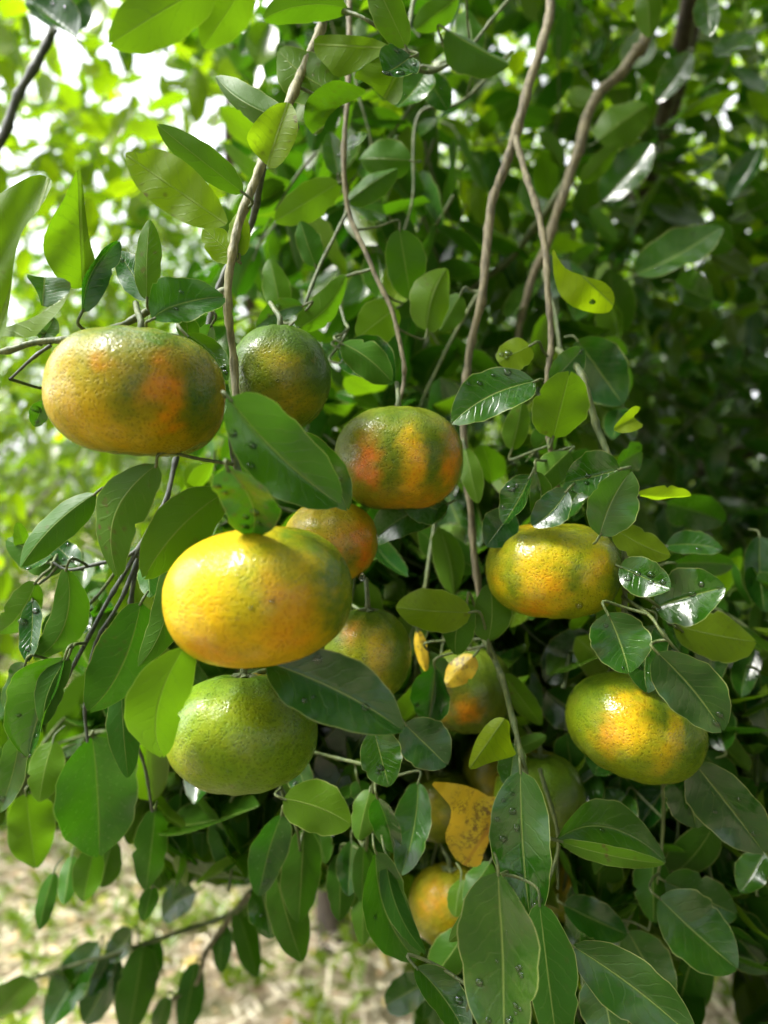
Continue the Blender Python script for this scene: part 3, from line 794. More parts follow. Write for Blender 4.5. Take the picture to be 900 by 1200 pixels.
Lf((400, 1000), (398, 1080), 32, .44, 'B', y=.05)
Lf((412, 985), (408, 1050), 28, .43, 'T', y=.0, wet=.7)
Lf((442, 934), (462, 1000), 30, .37, 'T', y=0, wet=.9, fold=.4)
Lf((434, 925), (420, 985), 30, .385, 'B', y=.2)
Lf((490, 916), (470, 1026), 40, .38, 'T', y=0, wet=.6, fold=.4, bend=-.05)
Lf((426, 1035), (425, 1108), 26, .44, 'B', y=.2)
Lf((440, 998), (488, 1126), 52, .36, 'T', y=.02, wet=.7, fold=.4, bend=.08, roll=-10)
Lf((452, 1000), (499, 1118), 24, .352, 'B', y=0, fold=.4, bend=-.10)
Lf((345, 890), (360, 930), 30, .40, 'T', y=0, wet=.9)
Lf((420, 915), (432, 950), 26, .40, 'B', y=0)
# --- centre bottom
Lf((312, 776), (473, 856), 76, .255, 'T', y=0, wet=.8, fold=.22, bend=-.04, curl=-.04, roll=-6, drops=3, shape=.7)
Lf((438, 856), (456, 922), 46, .335, 'T', y=.05, wet=.7, fold=.3, roll=-15, drops=2)
Lf((474, 848), (524, 897), 54, .35, 'T', y=0, wet=.4, fold=.2)
Lf((552, 718), (464, 712), 46, .375, 'B', y=.62, wet=.3, spot=.35, fold=.1, notch=0)
Lf((548, 706), (534, 768), 38, .37, 'B', y=.1, wet=.4, fold=.3, bend=-.08, roll=15)
Lf((572, 752), (574, 684), 42, .37, 'B', y=.2, wet=.4, fold=.15, bend=-.05)
Lf((556, 768), (522, 804), 28, .40, 'B', mat=M_DRY, y=1, fold=.3, label='small tan dried leaf')
Lf((489, 738), (499, 788), 14, .41, 'B', mat=M_DRY, fold=.4, label='narrow tan dried leaf hanging straight down')
Lf((510, 782), (502, 846), 40, .40, 'T', y=0, wet=.9, fold=.7)
Lf((502, 762), (520, 800), 30, .415, 'T', y=0, wet=.5)
Lf((604, 870), (596, 924), 30, .36, 'T', y=.0, wet=.3)
Lf((610, 903), (621, 1078), 64, .325, 'T', y=.0, wet=.95, shine=.3, fold=.3, bend=.02, roll=-14, drops=10, shape=.55)
Lf((584, 1022), (592, 1235), 92, .27, 'T', y=.04, wet=.95, shine=.28, fold=.3, roll=-18, bend=.03, drops=14)
Lf((582, 1030), (526, 1104), 24, .31, 'B', y=.3, wet=.5, fold=.3, bend=.05)
Lf((632, 1058), (655, 1240), 54, .30, 'B', y=.02, wet=.5, fold=.3)
Lf((487, 1133), (550, 1222), 40, .30, 'T', y=.05, wet=.8, fold=.5, bend=-.08, drops=3)
Lf((500, 1150), (452, 1178), 36, .50, 'T', y=0, shape=.4)
Lf((540, 1030), (534, 1075), 26, .40, 'B', y=.3)
Lf((548, 1090), (505, 1150), 40, .42, 'B', y=.1)
Lf((575, 1010), (545, 1060), 30, .40, 'B', y=.1)
Lf((600, 880), (640, 862), 18, .42, 'B', y=.15)
Lf((590, 790), (635, 850), 26, .42, 'B', y=.3, spot=.6)
# --- right
Lf((718, 618), (786, 652), 34, .345, 'B', y=.6, wet=.5, fold=.3, bend=-.05)
Lf((726, 664), (786, 690), 40, .335, 'T', y=.03, wet=.9, fold=.3, drops=5)
Lf((780, 640), (847, 644), 26, .40, 'T', y=0, wet=.7, roll=-40, bend=-.1)
Lf((790, 660), (860, 662), 30, .43, 'T', y=0, wet=.5, fold=.3)
Lf((768, 712), (850, 688), 56, .345, 'T', y=.03, wet=.85, fold=.35, bend=-.03, drops=3)
Lf((788, 732), (886, 752), 52, .375, 'B', y=.55, wet=.4, spot=.25, fold=.15, bend=-.05)
Lf((712, 718), (737, 789), 62, .325, 'T', y=.02, wet=.7, fold=.25, bend=-.04)
Lf((768, 732), (758, 812), 46, .34, 'T', y=.02, wet=.7, fold=.35, bend=.08)
Lf((770, 764), (847, 857), 62, .315, 'T', y=.03, wet=.75, fold=.3, bend=-.03, roll=8)
Lf((738, 664), (726, 722), 20, .37, 'B', y=.55)
Lf((800, 903), (816, 970), 50, .365, 'T', y=0, wet=.9, fold=.35, roll=-10)
Lf((812, 892), (896, 1000), 62, .355, 'T', y=0, wet=.85, fold=.35, roll=-8, drops=3)
Lf((652, 984), (780, 1008), 54, .345, 'T', y=.05, wet=.7, fold=.3, bend=-.14, roll=-25)
Lf((656, 986), (779, 1012), 20, .334, 'B', y=.30, spot=.8, fold=.2, bend=-.03)
Lf((765, 1003), (766, 1082), 42, .42, 'B', y=.05, fold=.5)
Lf((772, 1052), (864, 1136), 68, .38, 'T', y=.02, wet=.5, fold=.2)
Lf((778, 1032), (864, 1072), 50, .42, 'T', y=.0, wet=.4, fold=.2)
Lf((735, 1090), (785, 1180), 55, .42, 'T', y=.0, wet=.4)
Lf((670, 1108), (818, 1222), 62, .30, 'T', y=.04, wet=.55, fold=.2, bend=-.03, shape=.7)
Lf((700, 1140), (720, 1230), 50, .36, 'T', y=.02, wet=.5)
Lf((660, 1060), (735, 1095), 40, .42, 'T', y=.0, wet=.6)
Lf((890, 628), (896, 718), 38, .45, 'T', y=0, wet=.7, roll=-30)
Lf((890, 790), (902, 862), 40, .45, 'T', y=0, wet=.4)
Lf((895, 1000), (868, 1046), 32, .42, 'T', y=.05, wet=.7)
Lf((780, 590), (850, 612), 42, .52, 'T', y=0, wet=.3)
Lf((870, 950), (905, 1010), 40, .45, 'T', y=0)
Lf((700, 905), (655, 938), 60, .45, 'T', y=0, wet=.8)
Lf((735, 930), (700, 975), 48, .44, 'T', y=0, wet=.8)
Lf((745, 905), (780, 960), 45, .46, 'T', y=0, wet=.4)
Lf((690, 740), (640, 800), 46, .46, 'T', y=0, wet=.3)
Lf((640, 810), (690, 850), 50, .47, 'T', y=0, wet=.8)
Lf((850, 880), (830, 810), 40, .45, 'T', y=0, wet=.4)
Lf((830, 1060), (900, 1140), 60, .45, 'T', y=0, wet=.4)
n_hand = n_leaf[0]

# ------------------------------------------------------------------ mandarins
def snoise(p, f, seed, octs=3):
    r = np.random.default_rng(seed)
    out = np.zeros(len(p)); amp = 1
    for o in range(octs):
        for _ in range(5):
            k = r.normal(size=3) * f
            out += amp * np.sin(p @ k + r.uniform(0, 6.28)) / 5
        f *= 2.1; amp *= 0.55
    return out

GREEN = np.array([0.058, 0.115, 0.002]); DKGREEN = np.array([0.022, 0.070, 0.006])
LIME = np.array([0.25, 0.27, 0.003]); YEL = np.array([0.58, 0.37, 0.004])
ORG = np.array([0.56, 0.20, 0.005]); RED = np.array([0.47, 0.125, 0.008]); OLIVE = np.array([0.25, 0.20, 0.003])
FR = []
def mandarin(cx, cy, wpx, hpx, d, base, patches, label, tilt=0, lean=0.0, sq=2.2, stem=(0, 0, 1), seed=0, calyx=True, asym=0.0, dimple=0.10, rough=1.0):
    """patches: (x, z, sx, sz, colour, strength) in units of the fruit's half width and half height, on the side that faces the viewer"""
    if base[0] < .4 and base is not OLIVE and base is not GREEN and base is not YEL: base = base * 0.80
    C = P(cx, cy, d)
    rx = wpx / 2 / F * d * 0.985; rz = hpx / 2 / F * d * 0.985; ry = rx * 0.98
    nu, nv = 144, 96
    th = np.linspace(0, 2 * np.pi, nu, endpoint=False); ph = np.linspace(-np.pi / 2, np.pi / 2, nv + 1)
    TH, PH = np.meshgrid(th, ph)
    n = np.stack([np.cos(PH) * np.sin(TH), -np.cos(PH) * np.cos(TH), np.sin(PH)], -1).reshape(-1, 3)
    # slightly squared oblate body
    e = sq
    rr = (np.hypot(n[:, 0], n[:, 1]) ** e + np.abs(n[:, 2]) ** e) ** (-1 / e)
    q = n * rr[:, None]
    hor = np.hypot(q[:, 0], q[:, 1])
    q[:, 2] -= dimple * np.exp(-(hor / 0.20) ** 2) * (q[:, 2] > 0) * 1.0     # dimple at the stalk
    q[:, 2] += 0.16 * np.exp(-(hor / 0.22) ** 2) * (q[:, 2] < 0)
    lob = 0.012 * np.cos(TH.ravel() * 9 + seed) * np.exp(-((np.abs(n[:, 2]) - 0.75) / 0.25) ** 2)
    q *= (1 + lob * rough + 0.014 * rough * snoise(n, 2.2, seed + 3, 2) + 0.002 * snoise(n, 12, seed + 5, 3))[:, None]
    q[:, 2] += asym * q[:, 0] * 0.5
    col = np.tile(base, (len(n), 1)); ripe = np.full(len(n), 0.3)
    warp = 0.16 * np.stack([snoise(n, 5, seed + k + 20, 3) for k in range(3)], 1)
    a = math.radians(tilt)
    for (x, z, sx, sz, c, s) in patches:
        yv = -math.sqrt(max(0.02, 1 - x * x - z * z))
        fw = nrm(EYE - C); ri = nrm(np.cross([0, 0, 1.0], fw)); uw = np.cross(fw, ri)
        x, yv, z = nrm(ri * x - fw * yv + uw * z)
        # patch centre is given upright; turn it into the fruit's own frame
        x2 = x * math.cos(a) + z * math.sin(a) * rz / rx; z2 = -x * math.sin(a) * rx / rz + z * math.cos(a)
        m = n + warp
        d2 = ((m[:, 0] - x2) ** 2 + 0.8 * (m[:, 1] - yv) ** 2) / sx ** 2 + (m[:, 2] - z2) ** 2 / sz ** 2
        k = np.clip(np.exp(-d2 ** 1.3) * s * (1 + 0.36 * snoise(n, 22, seed + 77, 3)), 0, 1)[:, None]
        col = col * (1 - k) + c * k
        ripe = ripe * (1 - k[:, 0]) + (1.0 if c[0] > 0.4 else 0.0) * k[:, 0]
    # far side: ripening streaks along the segments
    st = np.clip(snoise(np.stack([TH.ravel() * 2 / 2.2, n[:, 2] * 0.5, n[:, 0] * 0], 1), 1.6, seed + 9, 2) * 1.2, 0, 1) * np.clip(n[:, 1] * 2 + 0.1, 0, 1)
    col = col * (1 - st[:, None]) + YEL * st[:, None]
    col = col * (1 + 0.10 * snoise(n, 30, seed + 41, 2))[:, None]
    col[:, 0] *= 1 + 0.10 * snoise(n, 9, seed + 42, 3)
    V = q * [rx, ry, rz]
    i = np.arange(nv)[:, None] * nu + np.arange(nu)[None]; j = np.arange(nv)[:, None] * nu + (np.arange(nu)[None] + 1) % nu
    Fq = np.stack([i, j, j + nu, i + nu], -1).reshape(-1, 4)
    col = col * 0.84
    root = add('mandarin', None, label=label, cat='mandarin', group='mandarins hanging among the leaves', loc=C)
    root.rotation_euler = (math.radians(lean), math.radians(tilt), 0)
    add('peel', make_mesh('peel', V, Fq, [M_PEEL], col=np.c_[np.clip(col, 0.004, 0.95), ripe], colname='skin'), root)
    # calyx: a five-lobed star in the dimple, and the stalk
    ztop = V[(np.abs(n[:, 2] - 1) < 1e-6)][:, 2].max()
    k = 5; pts = []
    for s in range(20):
        ang = s * 2 * math.pi / 20
        r = 0.0045 * (1.0 + 0.35 * math.cos(ang * k))
        pts.append((r * math.cos(ang), r * math.sin(ang), ztop + 0.0012 + 0.0006 * math.cos(ang * k)))
    pts2 = [(p[0] * .5, p[1] * .5, ztop + 0.0022) for p in pts]
    VV = np.array(pts + pts2 + [(0, 0, ztop + 0.003)])
    fs = [(s, (s + 1) % 20, 20 + (s + 1) % 20, 20 + s) for s in range(20)] + [(20 + s, 20 + (s + 1) % 20, 40, 40) for s in range(20)]
    me = bpy.data.meshes.new('calyx'); me.from_pydata([tuple(v) for v in VV], [], [f if f[2] != f[3] else f[:3] for f in fs]); me.materials.append(M_TWIG)
    add('calyx', me, root)
    # stalk bends toward the nearest branch
    root_m = np.array(root.rotation_euler.to_matrix())
    top = C + root_m @ np.array([0, 0, rz * 1.0])
    nb = nearest_branch(top)
    end = root_m.T @ (nb[2] - C)
    end = np.array([np.clip(end[0], -.006, .006), 0.010, ztop + 0.016])
    mid = np.array([end[0] * .5, 0.004, ztop + 0.011])
    V2, F2, _ = tube([(0, 0, ztop), (0, 0, ztop + 0.006), mid, end], [0.0016, 0.0013, 0.0012, 0.0012], 8, 5, 0.05)
    add('stalk', make_mesh('stalk', V2, F2, [M_TWIG]), root)
    FR.append((C, rx, ry, rz, root_m))
    return root

mandarin(161, 462, 207, 149, .285, OLIVE, [(-.75, -.3, .5, .7, YEL, .4), (.28, -.05, .20, .95, ORG, .95), (-.33, .42, .13, .2, ORG, .5), (-.05, -.15, .18, .7, GREEN, .7), (-.6, .6, .4, .3, GREEN, .4), (.66, -.1, .28, .9, GREEN, .95), (.97, .0, .12, .7, ORG, .45), (.0, .85, .9, .30, GREEN, .85), (-.3, -.5, .3, .4, YEL, .4)],
         'large mottled orange and olive mandarin under the horizontal twig, leftmost of all', seed=1, sq=2.5, tilt=3)
mandarin(328, 443, 122, 124, .345, GREEN, [(-.2, .35, .5, .35, LIME, .6), (.2, -.35, .6, .4, OLIVE, .65), (.0, .3, .3, .3, YEL, .3), (.8, .3, .4, .6, DKGREEN, .6)],
         'green mandarin behind the upright stem, beside the leftmost orange fruit', seed=2, sq=2.1)
mandarin(467, 538, 154, 125, .365, np.array([.17, .21, .01]), [(-.45, -.15, .24, .6, RED, .95), (-.1, 0, .12, .9, GREEN, .7), (.22, -.05, .2, .95, YEL, 1.0), (.22, -.25, .16, .5, ORG, .5), (.52, .1, .15, .8, GREEN, .9), (.82, -.15, .2, .8, ORG, .8), (0, .8, .6, .3, GREEN, .6), (.3, -.85, .6, .25, ORG, .5)],
         'mandarin with red orange and green vertical stripes hanging at centre from a thin twig', seed=3, sq=2.3)
mandarin(304, 698, 222, 163, .262, YEL * .8 + LIME * .2, [(.05, .2, .45, .55, LIME, .75), (-.6, .0, .35, .6, YEL, .7), (-.5, -.6, .3, .3, ORG, .55), (.3, -.3, .3, .6, ORG, .6), (.0, -.6, .3, .3, ORG, .4), (-.25, -.55, .14, .3, LIME, .4), (.92, -.1, .52, 1.3, LIME * .2 + GREEN * .8, 1.2), (.55, .66, .46, .36, LIME * .2 + GREEN * .8, 1.0), (.4, .3, .2, .2, OLIVE, .5), (.15, .95, .3, .2, OLIVE, .5)],
         'biggest bright yellow mandarin, green down its right side, with a drop hanging below', seed=4, dimple=.0, rough=.3, sq=2.3, tilt=-6)
mandarin(388, 634, 112, 96, .36, OLIVE, [(.7, -.1, .3, .8, RED, .8), (.2, .2, .3, .4, ORG, .5), (.35, -.3, .2, .5, GREEN, .6), (-.3, .3, .4, .5, OLIVE, .5)],
         'shaded orange brown mandarin half hidden behind the biggest yellow one', seed=5, lean=10)
mandarin(284, 858, 179, 136, .295, np.array([.135, .24, .001]), [(-.2, .1, .6, .6, LIME, .35), (-.85, -.4, .4, .5, LIME, .6), (.8, .2, .4, .8, GREEN, .6), (.3, .8, .6, .25, DKGREEN, .5)],
         'all green mandarin directly below the biggest yellow one', seed=6, sq=2.2, lean=-6)
mandarin(431, 766, 104, 108, .37, np.array([.13, .19, .01]), [(-.35, .4, .25, .3, ORG, .6), (-.3, -.2, .4, .5, LIME, .7), (.25, .1, .25, .5, YEL, .55), (.75, 0, .3, .7, GREEN, .7), (.0, -.8, .4, .3, YEL, .4), (.1, .9, .5, .25, GREEN, .7)],
         'green and yellow mandarin tucked behind the right edge of the biggest one', seed=7)
mandarin(648, 668, 158, 114, .365, np.array([.34, .36, .008]), [(-.15, -.2, .34, .7, YEL, .95), (-.2, -.75, .3, .25, ORG, .7), (.05, -.3, .2, .4, ORG, .35), (-.78, -.15, .14, .5, YEL, .6), (-.55, -.35, .12, .6, GREEN, .65), (.33, -.1, .13, .9, GREEN, .7), (.62, .15, .17, .6, YEL, .75), (.9, -.3, .3, .9, GREEN, .9), (.3, -.85, .4, .2, GREEN, .5), (-.3, .9, .2, .2, ORG, .5)],
         'bright yellow mandarin with green stripes on the right side, the upper of two', seed=8, sq=2.3)
mandarin(744, 851, 164, 118, .36, np.array([.20, .27, .008]), [(-.3, .0, .22, .85, YEL, .95), (-.25, -.6, .25, .35, ORG, .6), (-.85, .2, .28, .8, GREEN, .8), (.42, .1, .18, .7, YEL, .8), (.10, .1, .13, .8, GREEN, .8), (.0, -.35, .3, .4, YEL, .7), (.75, .1, .3, .8, GREEN, .75), (.5, .0, .13, .7, OLIVE, .6), (.0, .85, .6, .25, GREEN, .6)],
         'tilted yellow and green mandarin at lower right with a broad leaf over its top', seed=9, sq=2.15, tilt=18)
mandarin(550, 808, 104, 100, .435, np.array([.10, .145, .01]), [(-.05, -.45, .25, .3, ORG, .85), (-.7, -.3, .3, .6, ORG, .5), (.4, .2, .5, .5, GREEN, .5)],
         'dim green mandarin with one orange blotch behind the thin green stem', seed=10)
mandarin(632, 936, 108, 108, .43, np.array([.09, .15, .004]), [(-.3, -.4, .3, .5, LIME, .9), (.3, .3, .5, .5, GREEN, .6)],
         'dull green mandarin in shade beside the torn yellow leaf', seed=11)  # low inner fruits get darker base colours in place of deep shade
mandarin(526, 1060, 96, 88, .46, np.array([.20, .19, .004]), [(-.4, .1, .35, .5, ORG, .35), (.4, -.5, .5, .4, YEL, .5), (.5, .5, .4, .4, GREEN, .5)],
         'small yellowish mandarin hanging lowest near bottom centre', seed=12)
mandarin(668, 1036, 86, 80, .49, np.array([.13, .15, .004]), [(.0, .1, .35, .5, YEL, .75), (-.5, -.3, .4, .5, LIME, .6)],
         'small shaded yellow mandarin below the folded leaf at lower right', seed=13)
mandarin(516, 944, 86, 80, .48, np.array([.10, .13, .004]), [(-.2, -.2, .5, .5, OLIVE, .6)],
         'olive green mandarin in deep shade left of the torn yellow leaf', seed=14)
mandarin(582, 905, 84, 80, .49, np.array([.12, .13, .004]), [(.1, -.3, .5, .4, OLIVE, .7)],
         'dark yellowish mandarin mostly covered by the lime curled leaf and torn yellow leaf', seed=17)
mandarin(532, 642, 58, 58, .50, np.array([.07, .13, .01]), [], 'small dark green mandarin deep inside below the striped one', seed=15)
mandarin(420, 466, 30, 26, .62, YEL, [(0, 0, .8, .8, ORG, .8)], 'tiny distant orange mandarin glimpsed above left of the striped one', seed=16)

# ------------------------------------------------------------------ sprays: twigs with alternating leaves
UP = np.array([0, 0, 1.0])
def px_of(p):
    y = np.maximum(p[..., 1], 1e-3)
    return 450 + p[..., 0] / y * F, 600 - (p[..., 2] - EYE[2]) / y * F

def spray(start, dirn, length, n, size, droop=0.5, r=rng):
    """twig points plus leaf arrays (B, T, N, W)"""
    m = 6
    pts = [np.array(start, float)]
    dv = nrm(dirn)
    for i in range(m):
        dv = nrm(dv + np.array([0, 0, -droop / m]) + r.normal(0, 0.10, 3))
        pts.append(pts[-1] + dv * length / m)
    pts = np.array(pts)
    B = []; T = []; N = []; W = []
    ang = r.uniform(0, 6.28)
    for k in range(n):
        s = (k + 0.8) / n * m
        i = min(int(s), m - 1); f = s - i
        p = pts[i] * (1 - f) + pts[i + 1] * f
        tg = nrm(pts[i + 1] - pts[i])
        ang += 2.4 + r.normal(0, .3)
        a1 = nrm(np.cross(tg, UP + 0.01)); a2 = np.cross(tg, a1)
        o = a1 * math.cos(ang) + a2 * math.sin(ang)
        ax = nrm(o * 0.85 + tg * 0.55 + np.array([0, 0, -0.45 * droop - 0.1]) + r.normal(0, .15, 3))
        L = size * r.uniform(0.65, 1.15)
        b = p + ax * 0.008
        nn = nrm(UP * 0.9 + o * 0.3 + r.normal(0, .35, 3))
        B.append(b); T.append(b + ax * L); N.append(nn); W.append(L * r.uniform(.42, .56))
    return pts, np.array(B), np.array(T), np.array(N), np.array(W)

def batch(name, Bs, Ts, Ns, Ws, parent_loc, nu=4, nv=6, yl=(0.0, 0.35), wet=(.4, .9), serr=0.0, r=rng, spot=0.1):
    k = len(Bs)
    V, uv = leaf_grid(Bs, Ts, Ns, Ws, r.uniform(.1, .5, k), r.uniform(-.16, .02, k), r.uniform(-.06, .06, k), r.uniform(0, .12, k), r.uniform(0, .04, k), r.uniform(0, 1, k), nu, nv, 0.6, serr)
    per = (nu + 1) * (nv + 1)
    yv = yl[0] + (yl[1] - yl[0]) * r.uniform(0, 1, k) ** 2.2
    col = np.repeat(np.stack([yv, r.uniform(*wet, k), r.uniform(0, 1, k), np.full(k, spot)], 1), per, 0)
    return make_mesh(name, V.reshape(-1, 3) - parent_loc, grid_faces(k, nu, nv), [M_LEAF], uv=uv.reshape(-1, 2), col=col)

# window function: how near random foliage may come, per photo pixel
def min_depth(px, py):
    d = np.full(np.shape(px), 0.50)
    d = np.where((px > 90) & (px < 960) & (py > 520), 0.43, d)
    d = np.where((px > 470) & (px < 620) & (py > 880), 0.50, d)
    d = np.where((px < 300) & (py < 300), 1.15, d)
    d = np.where((px < 210) & (py >= 300) & (py < 640), 1.5, d)
    d = np.where((px < 90) & (py >= 640) & (py < 800), 1.2, d)
    d = np.where((px > 250) & (px < 560) & (py < 300), 0.52, d)
    d = np.where((px > 540) & (py < 280), 0.75, d)
    d = np.where((px > 740) & (py >= 280) & (py < 640), 0.85, d)
    d = np.where(((px < 170) & (py > 975)) | ((px < 480) & (py > 1045)), 2.2, d)
    d = np.where((px > 810) & (px < 870) & (py > 1130), 2.2, d)
    return d

def clear_of_view(p):
    """True where a leaf at p would not stand in front of what the photo shows"""
    px, py = px_of(p)
    infr = (px > -120) & (px < 1020) & (py > -120) & (py < 1320) & (p[..., 1] > 0)
    near = p[..., 1] < min_depth(px, py)
    tooclose = (np.linalg.norm(p - EYE, axis=-1) < 0.42)
    return ~((infr & near) | tooclose)

# --- nearer sprays behind the fruit, each leaf an object
mid_specs = []
r3 = np.random.default_rng(5)
zones = [  # px0, px1, py0, py1, d0, d1, count, yellowing
    (300, 560, 20, 240, .52, .72, 9, .15), (250, 600, 200, 400, .50, .70, 10, .1), (560, 900, 20, 320, .78, 1.0, 6, .15),
    (380, 700, 350, 620, .50, .62, 6, .1), (560, 900, 600, 900, .50, .62, 6, .1), (120, 420, 560, 900, .50, .62, 6, .1),
    (400, 900, 850, 1180, .50, .66, 8, .1)]
for (x0, x1, y0, y1, d0, d1, c, yl) in zones:
    for _ in range(c):
        mid_specs.append((r3.uniform(x0, x1), r3.uniform(y0, y1), r3.uniform(d0, d1), yl))
cnt = 0
for (px, py, d, yl) in mid_specs:
    if cnt >= 300 - n_hand: break
    s = P(px, py - 35, d) + (0, 0, 0.0)
    pts, B, T, N, W = spray(s, (r3.uniform(-.6, .6), r3.uniform(-.1, .5), -0.5), r3.uniform(.09, .15), 6, 0.062, 0.8, r3)
    ok = clear_of_view(B) & clear_of_view(T)
    if ok.sum() < 2: continue
    V, Fq, _ = tube(pts, np.linspace(.0014, .0007, len(pts)), 6, 2, 0.05)
    brn = add('branch', tmesh('branch', V, Fq, [M_TWIG]), tree)
    for k in np.where(ok)[0]:
        if cnt >= 300 - n_hand: break
        me = batch('leaf', B[k:k + 1], T[k:k + 1], N[k:k + 1], W[k:k + 1], TR, 8, 12, (0.0, yl), (.5, 1.0), 1.0, r3)
        add('leaf', me, brn); cnt += 1

# --- the rest of the crown: one mass
def crown(n, region, parent, loc, size, seed, nl=7, ydist=(0, .35), dens=None, nu=4, nv=6, check=True, twr=.0016):
    r = np.random.default_rng(seed)
    Bs = []; Ts = []; Ns = []; Ws = []; TV = []; TF = []; off = 0
    for _ in range(n):
        s = region(r)
        if s is None: continue
        out = s - loc; out[2] = 0
        dv = nrm(nrm(out + 1e-6) * 0.6 + np.array([0, 0, r.uniform(-.5, .3)]) + r.normal(0, .5, 3))
        pts, B, T, N, W = spray(s, dv, r.uniform(.8, 1.3) * size * 3.2, nl, size, .7, r)
        if check:
            ok = clear_of_view(B) & clear_of_view(T) & clear_of_view((B + T) / 2)
            if not ok.any(): continue
            B, T, N, W = B[ok], T[ok], N[ok], W[ok]
        Bs.append(B); Ts.append(T); Ns.append(N); Ws.append(W)
        if (not check) or clear_of_view(pts).all():
            V, Fq, _ = tube(pts, np.linspace(twr, twr * .5, len(pts)), 4, 1)
            TV.append(V); TF.append(Fq + off); off += len(V)
    me = batch('foliage', np.concatenate(Bs), np.concatenate(Ts), np.concatenate(Ns), np.concatenate(Ws), loc, nu, nv, ydist, (.3, .95), 0.0, r)
    o = add('foliage' if parent else 'grove_and_shade_foliage', me, parent, kind='stuff')  # without parent: undergrowth, and unseen foliage added to block light
    if TV:
        t2 = add('twigs' if parent else 'grove_and_shade_twigs', make_mesh('twigs', np.concatenate(TV) - loc, np.concatenate(TF), [M_TWIG]), parent, kind='stuff')
    return o

def own_crown(r):
    # wide dome over the right and the middle, open to the left and to the front
    while True:
        p = np.array([r.uniform(-.45, 2.6), r.uniform(-.5, 3.6), r.uniform(.35, 3.1)])
        x, y, z = p
        e = ((x - 1.1) / 1.6) ** 2 + ((y - 1.6) / 1.9) ** 2 + ((z - 1.3) / 1.8) ** 2
        if e > 1: continue
        if x < 0.05 and z > 1.75 and y < 1.0: continue          # open sky to the upper left of the fruit
        if y < .35 and x < .5: continue
        if y > .5:
            qx, qy = px_of(p)
            if qx > 430 and qy < 330 and r.uniform() < .6: continue
        return p
def low_crown(r):
    # skirt of foliage just behind the fruit
    px = r.uniform(90, 980); py = r.uniform(-60, 1230); d = r.uniform(.52, 1.3)
    if px < 300 and py < 560: return None
    if px < 480 and py > 800: return None
    return P(px, py, d)
crown(3500, own_crown, tree, TR, .062, 21)
crown(800, low_crown, tree, TR, .060, 22, nu=6, nv=8)

def left_mass(r):
    px = r.uniform(-160, 330); py = r.uniform(-160, 900); d = r.uniform(1.15, 2.1)
    if py > 760 and r.uniform() < .6: return None
    return P(px, py, d)
crown(360, left_mass, tree, TR, .075, 23, ydist=(.45, 1.0), nu=6, nv=8)  # high yellowing puts the bright backlit glow into the leaf colour
def cluster(r):
    px = r.uniform(90, 920); py = r.uniform(500, 1210)
    if px < 470 and py > 1000: return None
    return P(px, py - 20, r.uniform(.43, .66))
def upper_right(r):
    return P(r.uniform(400, 980), r.uniform(-140, 340), r.uniform(1.1, 2.8))
crown(420, upper_right, tree, TR, .058, 29, ydist=(.45, 1.0), nu=4, nv=6)  # yellowed tint stands in for sunlight on these leaves
def right_mid(r):
    return P(r.uniform(640, 1010), r.uniform(330, 720), r.uniform(.95, 2.3))
crown(330, right_mid, tree, TR, .062, 30, ydist=(0, .3), nu=4, nv=6)
def low_left(r):
    return P(r.uniform(-20, 300), r.uniform(800, 985), r.uniform(.46, .8))
crown(70, low_left, tree, TR, .050, 28, nl=8, nu=6, nv=8)
crown(520, cluster, tree, TR, .043, 27, nl=8, nu=6, nv=8)
def gap_fill(r):
    return P(r.uniform(60, 300), r.uniform(640, 900), r.uniform(.5, .9))
crown(60, gap_fill, tree, TR, .068, 24, nu=6, nv=8)
def low_mid(r):
    return P(r.uniform(60, 560), r.uniform(800, 1000), r.uniform(.5, .9))
crown(150, low_mid, tree, TR, .068, 25, nu=6, nv=8)
def low_right(r):
    return P(r.uniform(500, 960), r.uniform(820, 1270), r.uniform(.50, .95))
crown(210, low_right, tree, TR, .066, 26, nu=6, nv=8)

# ------------------------------------------------------------------ trees behind
def back_tree(x, y, h, rad, n, label, seed, size=.075, ydist=(.15, .8), low=.3, flat=1.0):  # leaf yellowing set high so these trees look sunlit
    loc = np.array([x, y, 0.0])
    root = add('citrus_tree', None, label=label, cat='tree', group='citrus trees standing behind', loc=loc)
    V, Fq, _ = tube([(0, 0, -.05), (.03, 0, .5), (-.04, .02, 1.1), (.05, 0, h * .75)], [.06, .045, .04, .015], 10, 6, .06, seed)
    add('trunk', make_mesh('trunk', V, Fq, [M_TRUNK]), root)
    r = np.random.default_rng(seed)
    for k in range(6):
        a = k * 1.05 + r.uniform(-.3, .3); z0 = r.uniform(.5, 1.3)
        V, Fq, _ = tube([(0, 0, z0), (math.cos(a) * rad * .4, math.sin(a) * rad * .4, z0 + .5), (math.cos(a) * rad * .8, math.sin(a) * rad * .8, z0 + r.uniform(.5, 1.2))], [.025, .016, .006], 8, 6, .05, k)
        add('limb', make_mesh('limb', V, Fq, [M_TRUNK]), root)
    def reg(rr):
        while True:
            q = rr.uniform(-1, 1, 3)
            e = (q ** 2).sum()
            if e > 1 or e < .12: continue
            return loc + np.array([q[0] * rad, q[1] * rad * flat, low + (q[2] + 1) / 2 * (h - low)])
    crown(n, reg, root, loc, size, seed, 7, ydist, nu=4, nv=5, twr=.003)
    return root
back_tree(-1.9, 3.5, 3.4, 1.35, 900, 'bright green leafy tree seen blurred at far left behind the fruit', 31, low=.05)
back_tree(-.2, 4.6, 3.6, 1.5, 700, 'blurred pale green tree standing back behind the centre left', 32, .085, low=.6)
back_tree(-4.0, 5.6, 3.6, 1.9, 750, 'distant green tree at the left edge of the grove', 33, .10, low=.2)
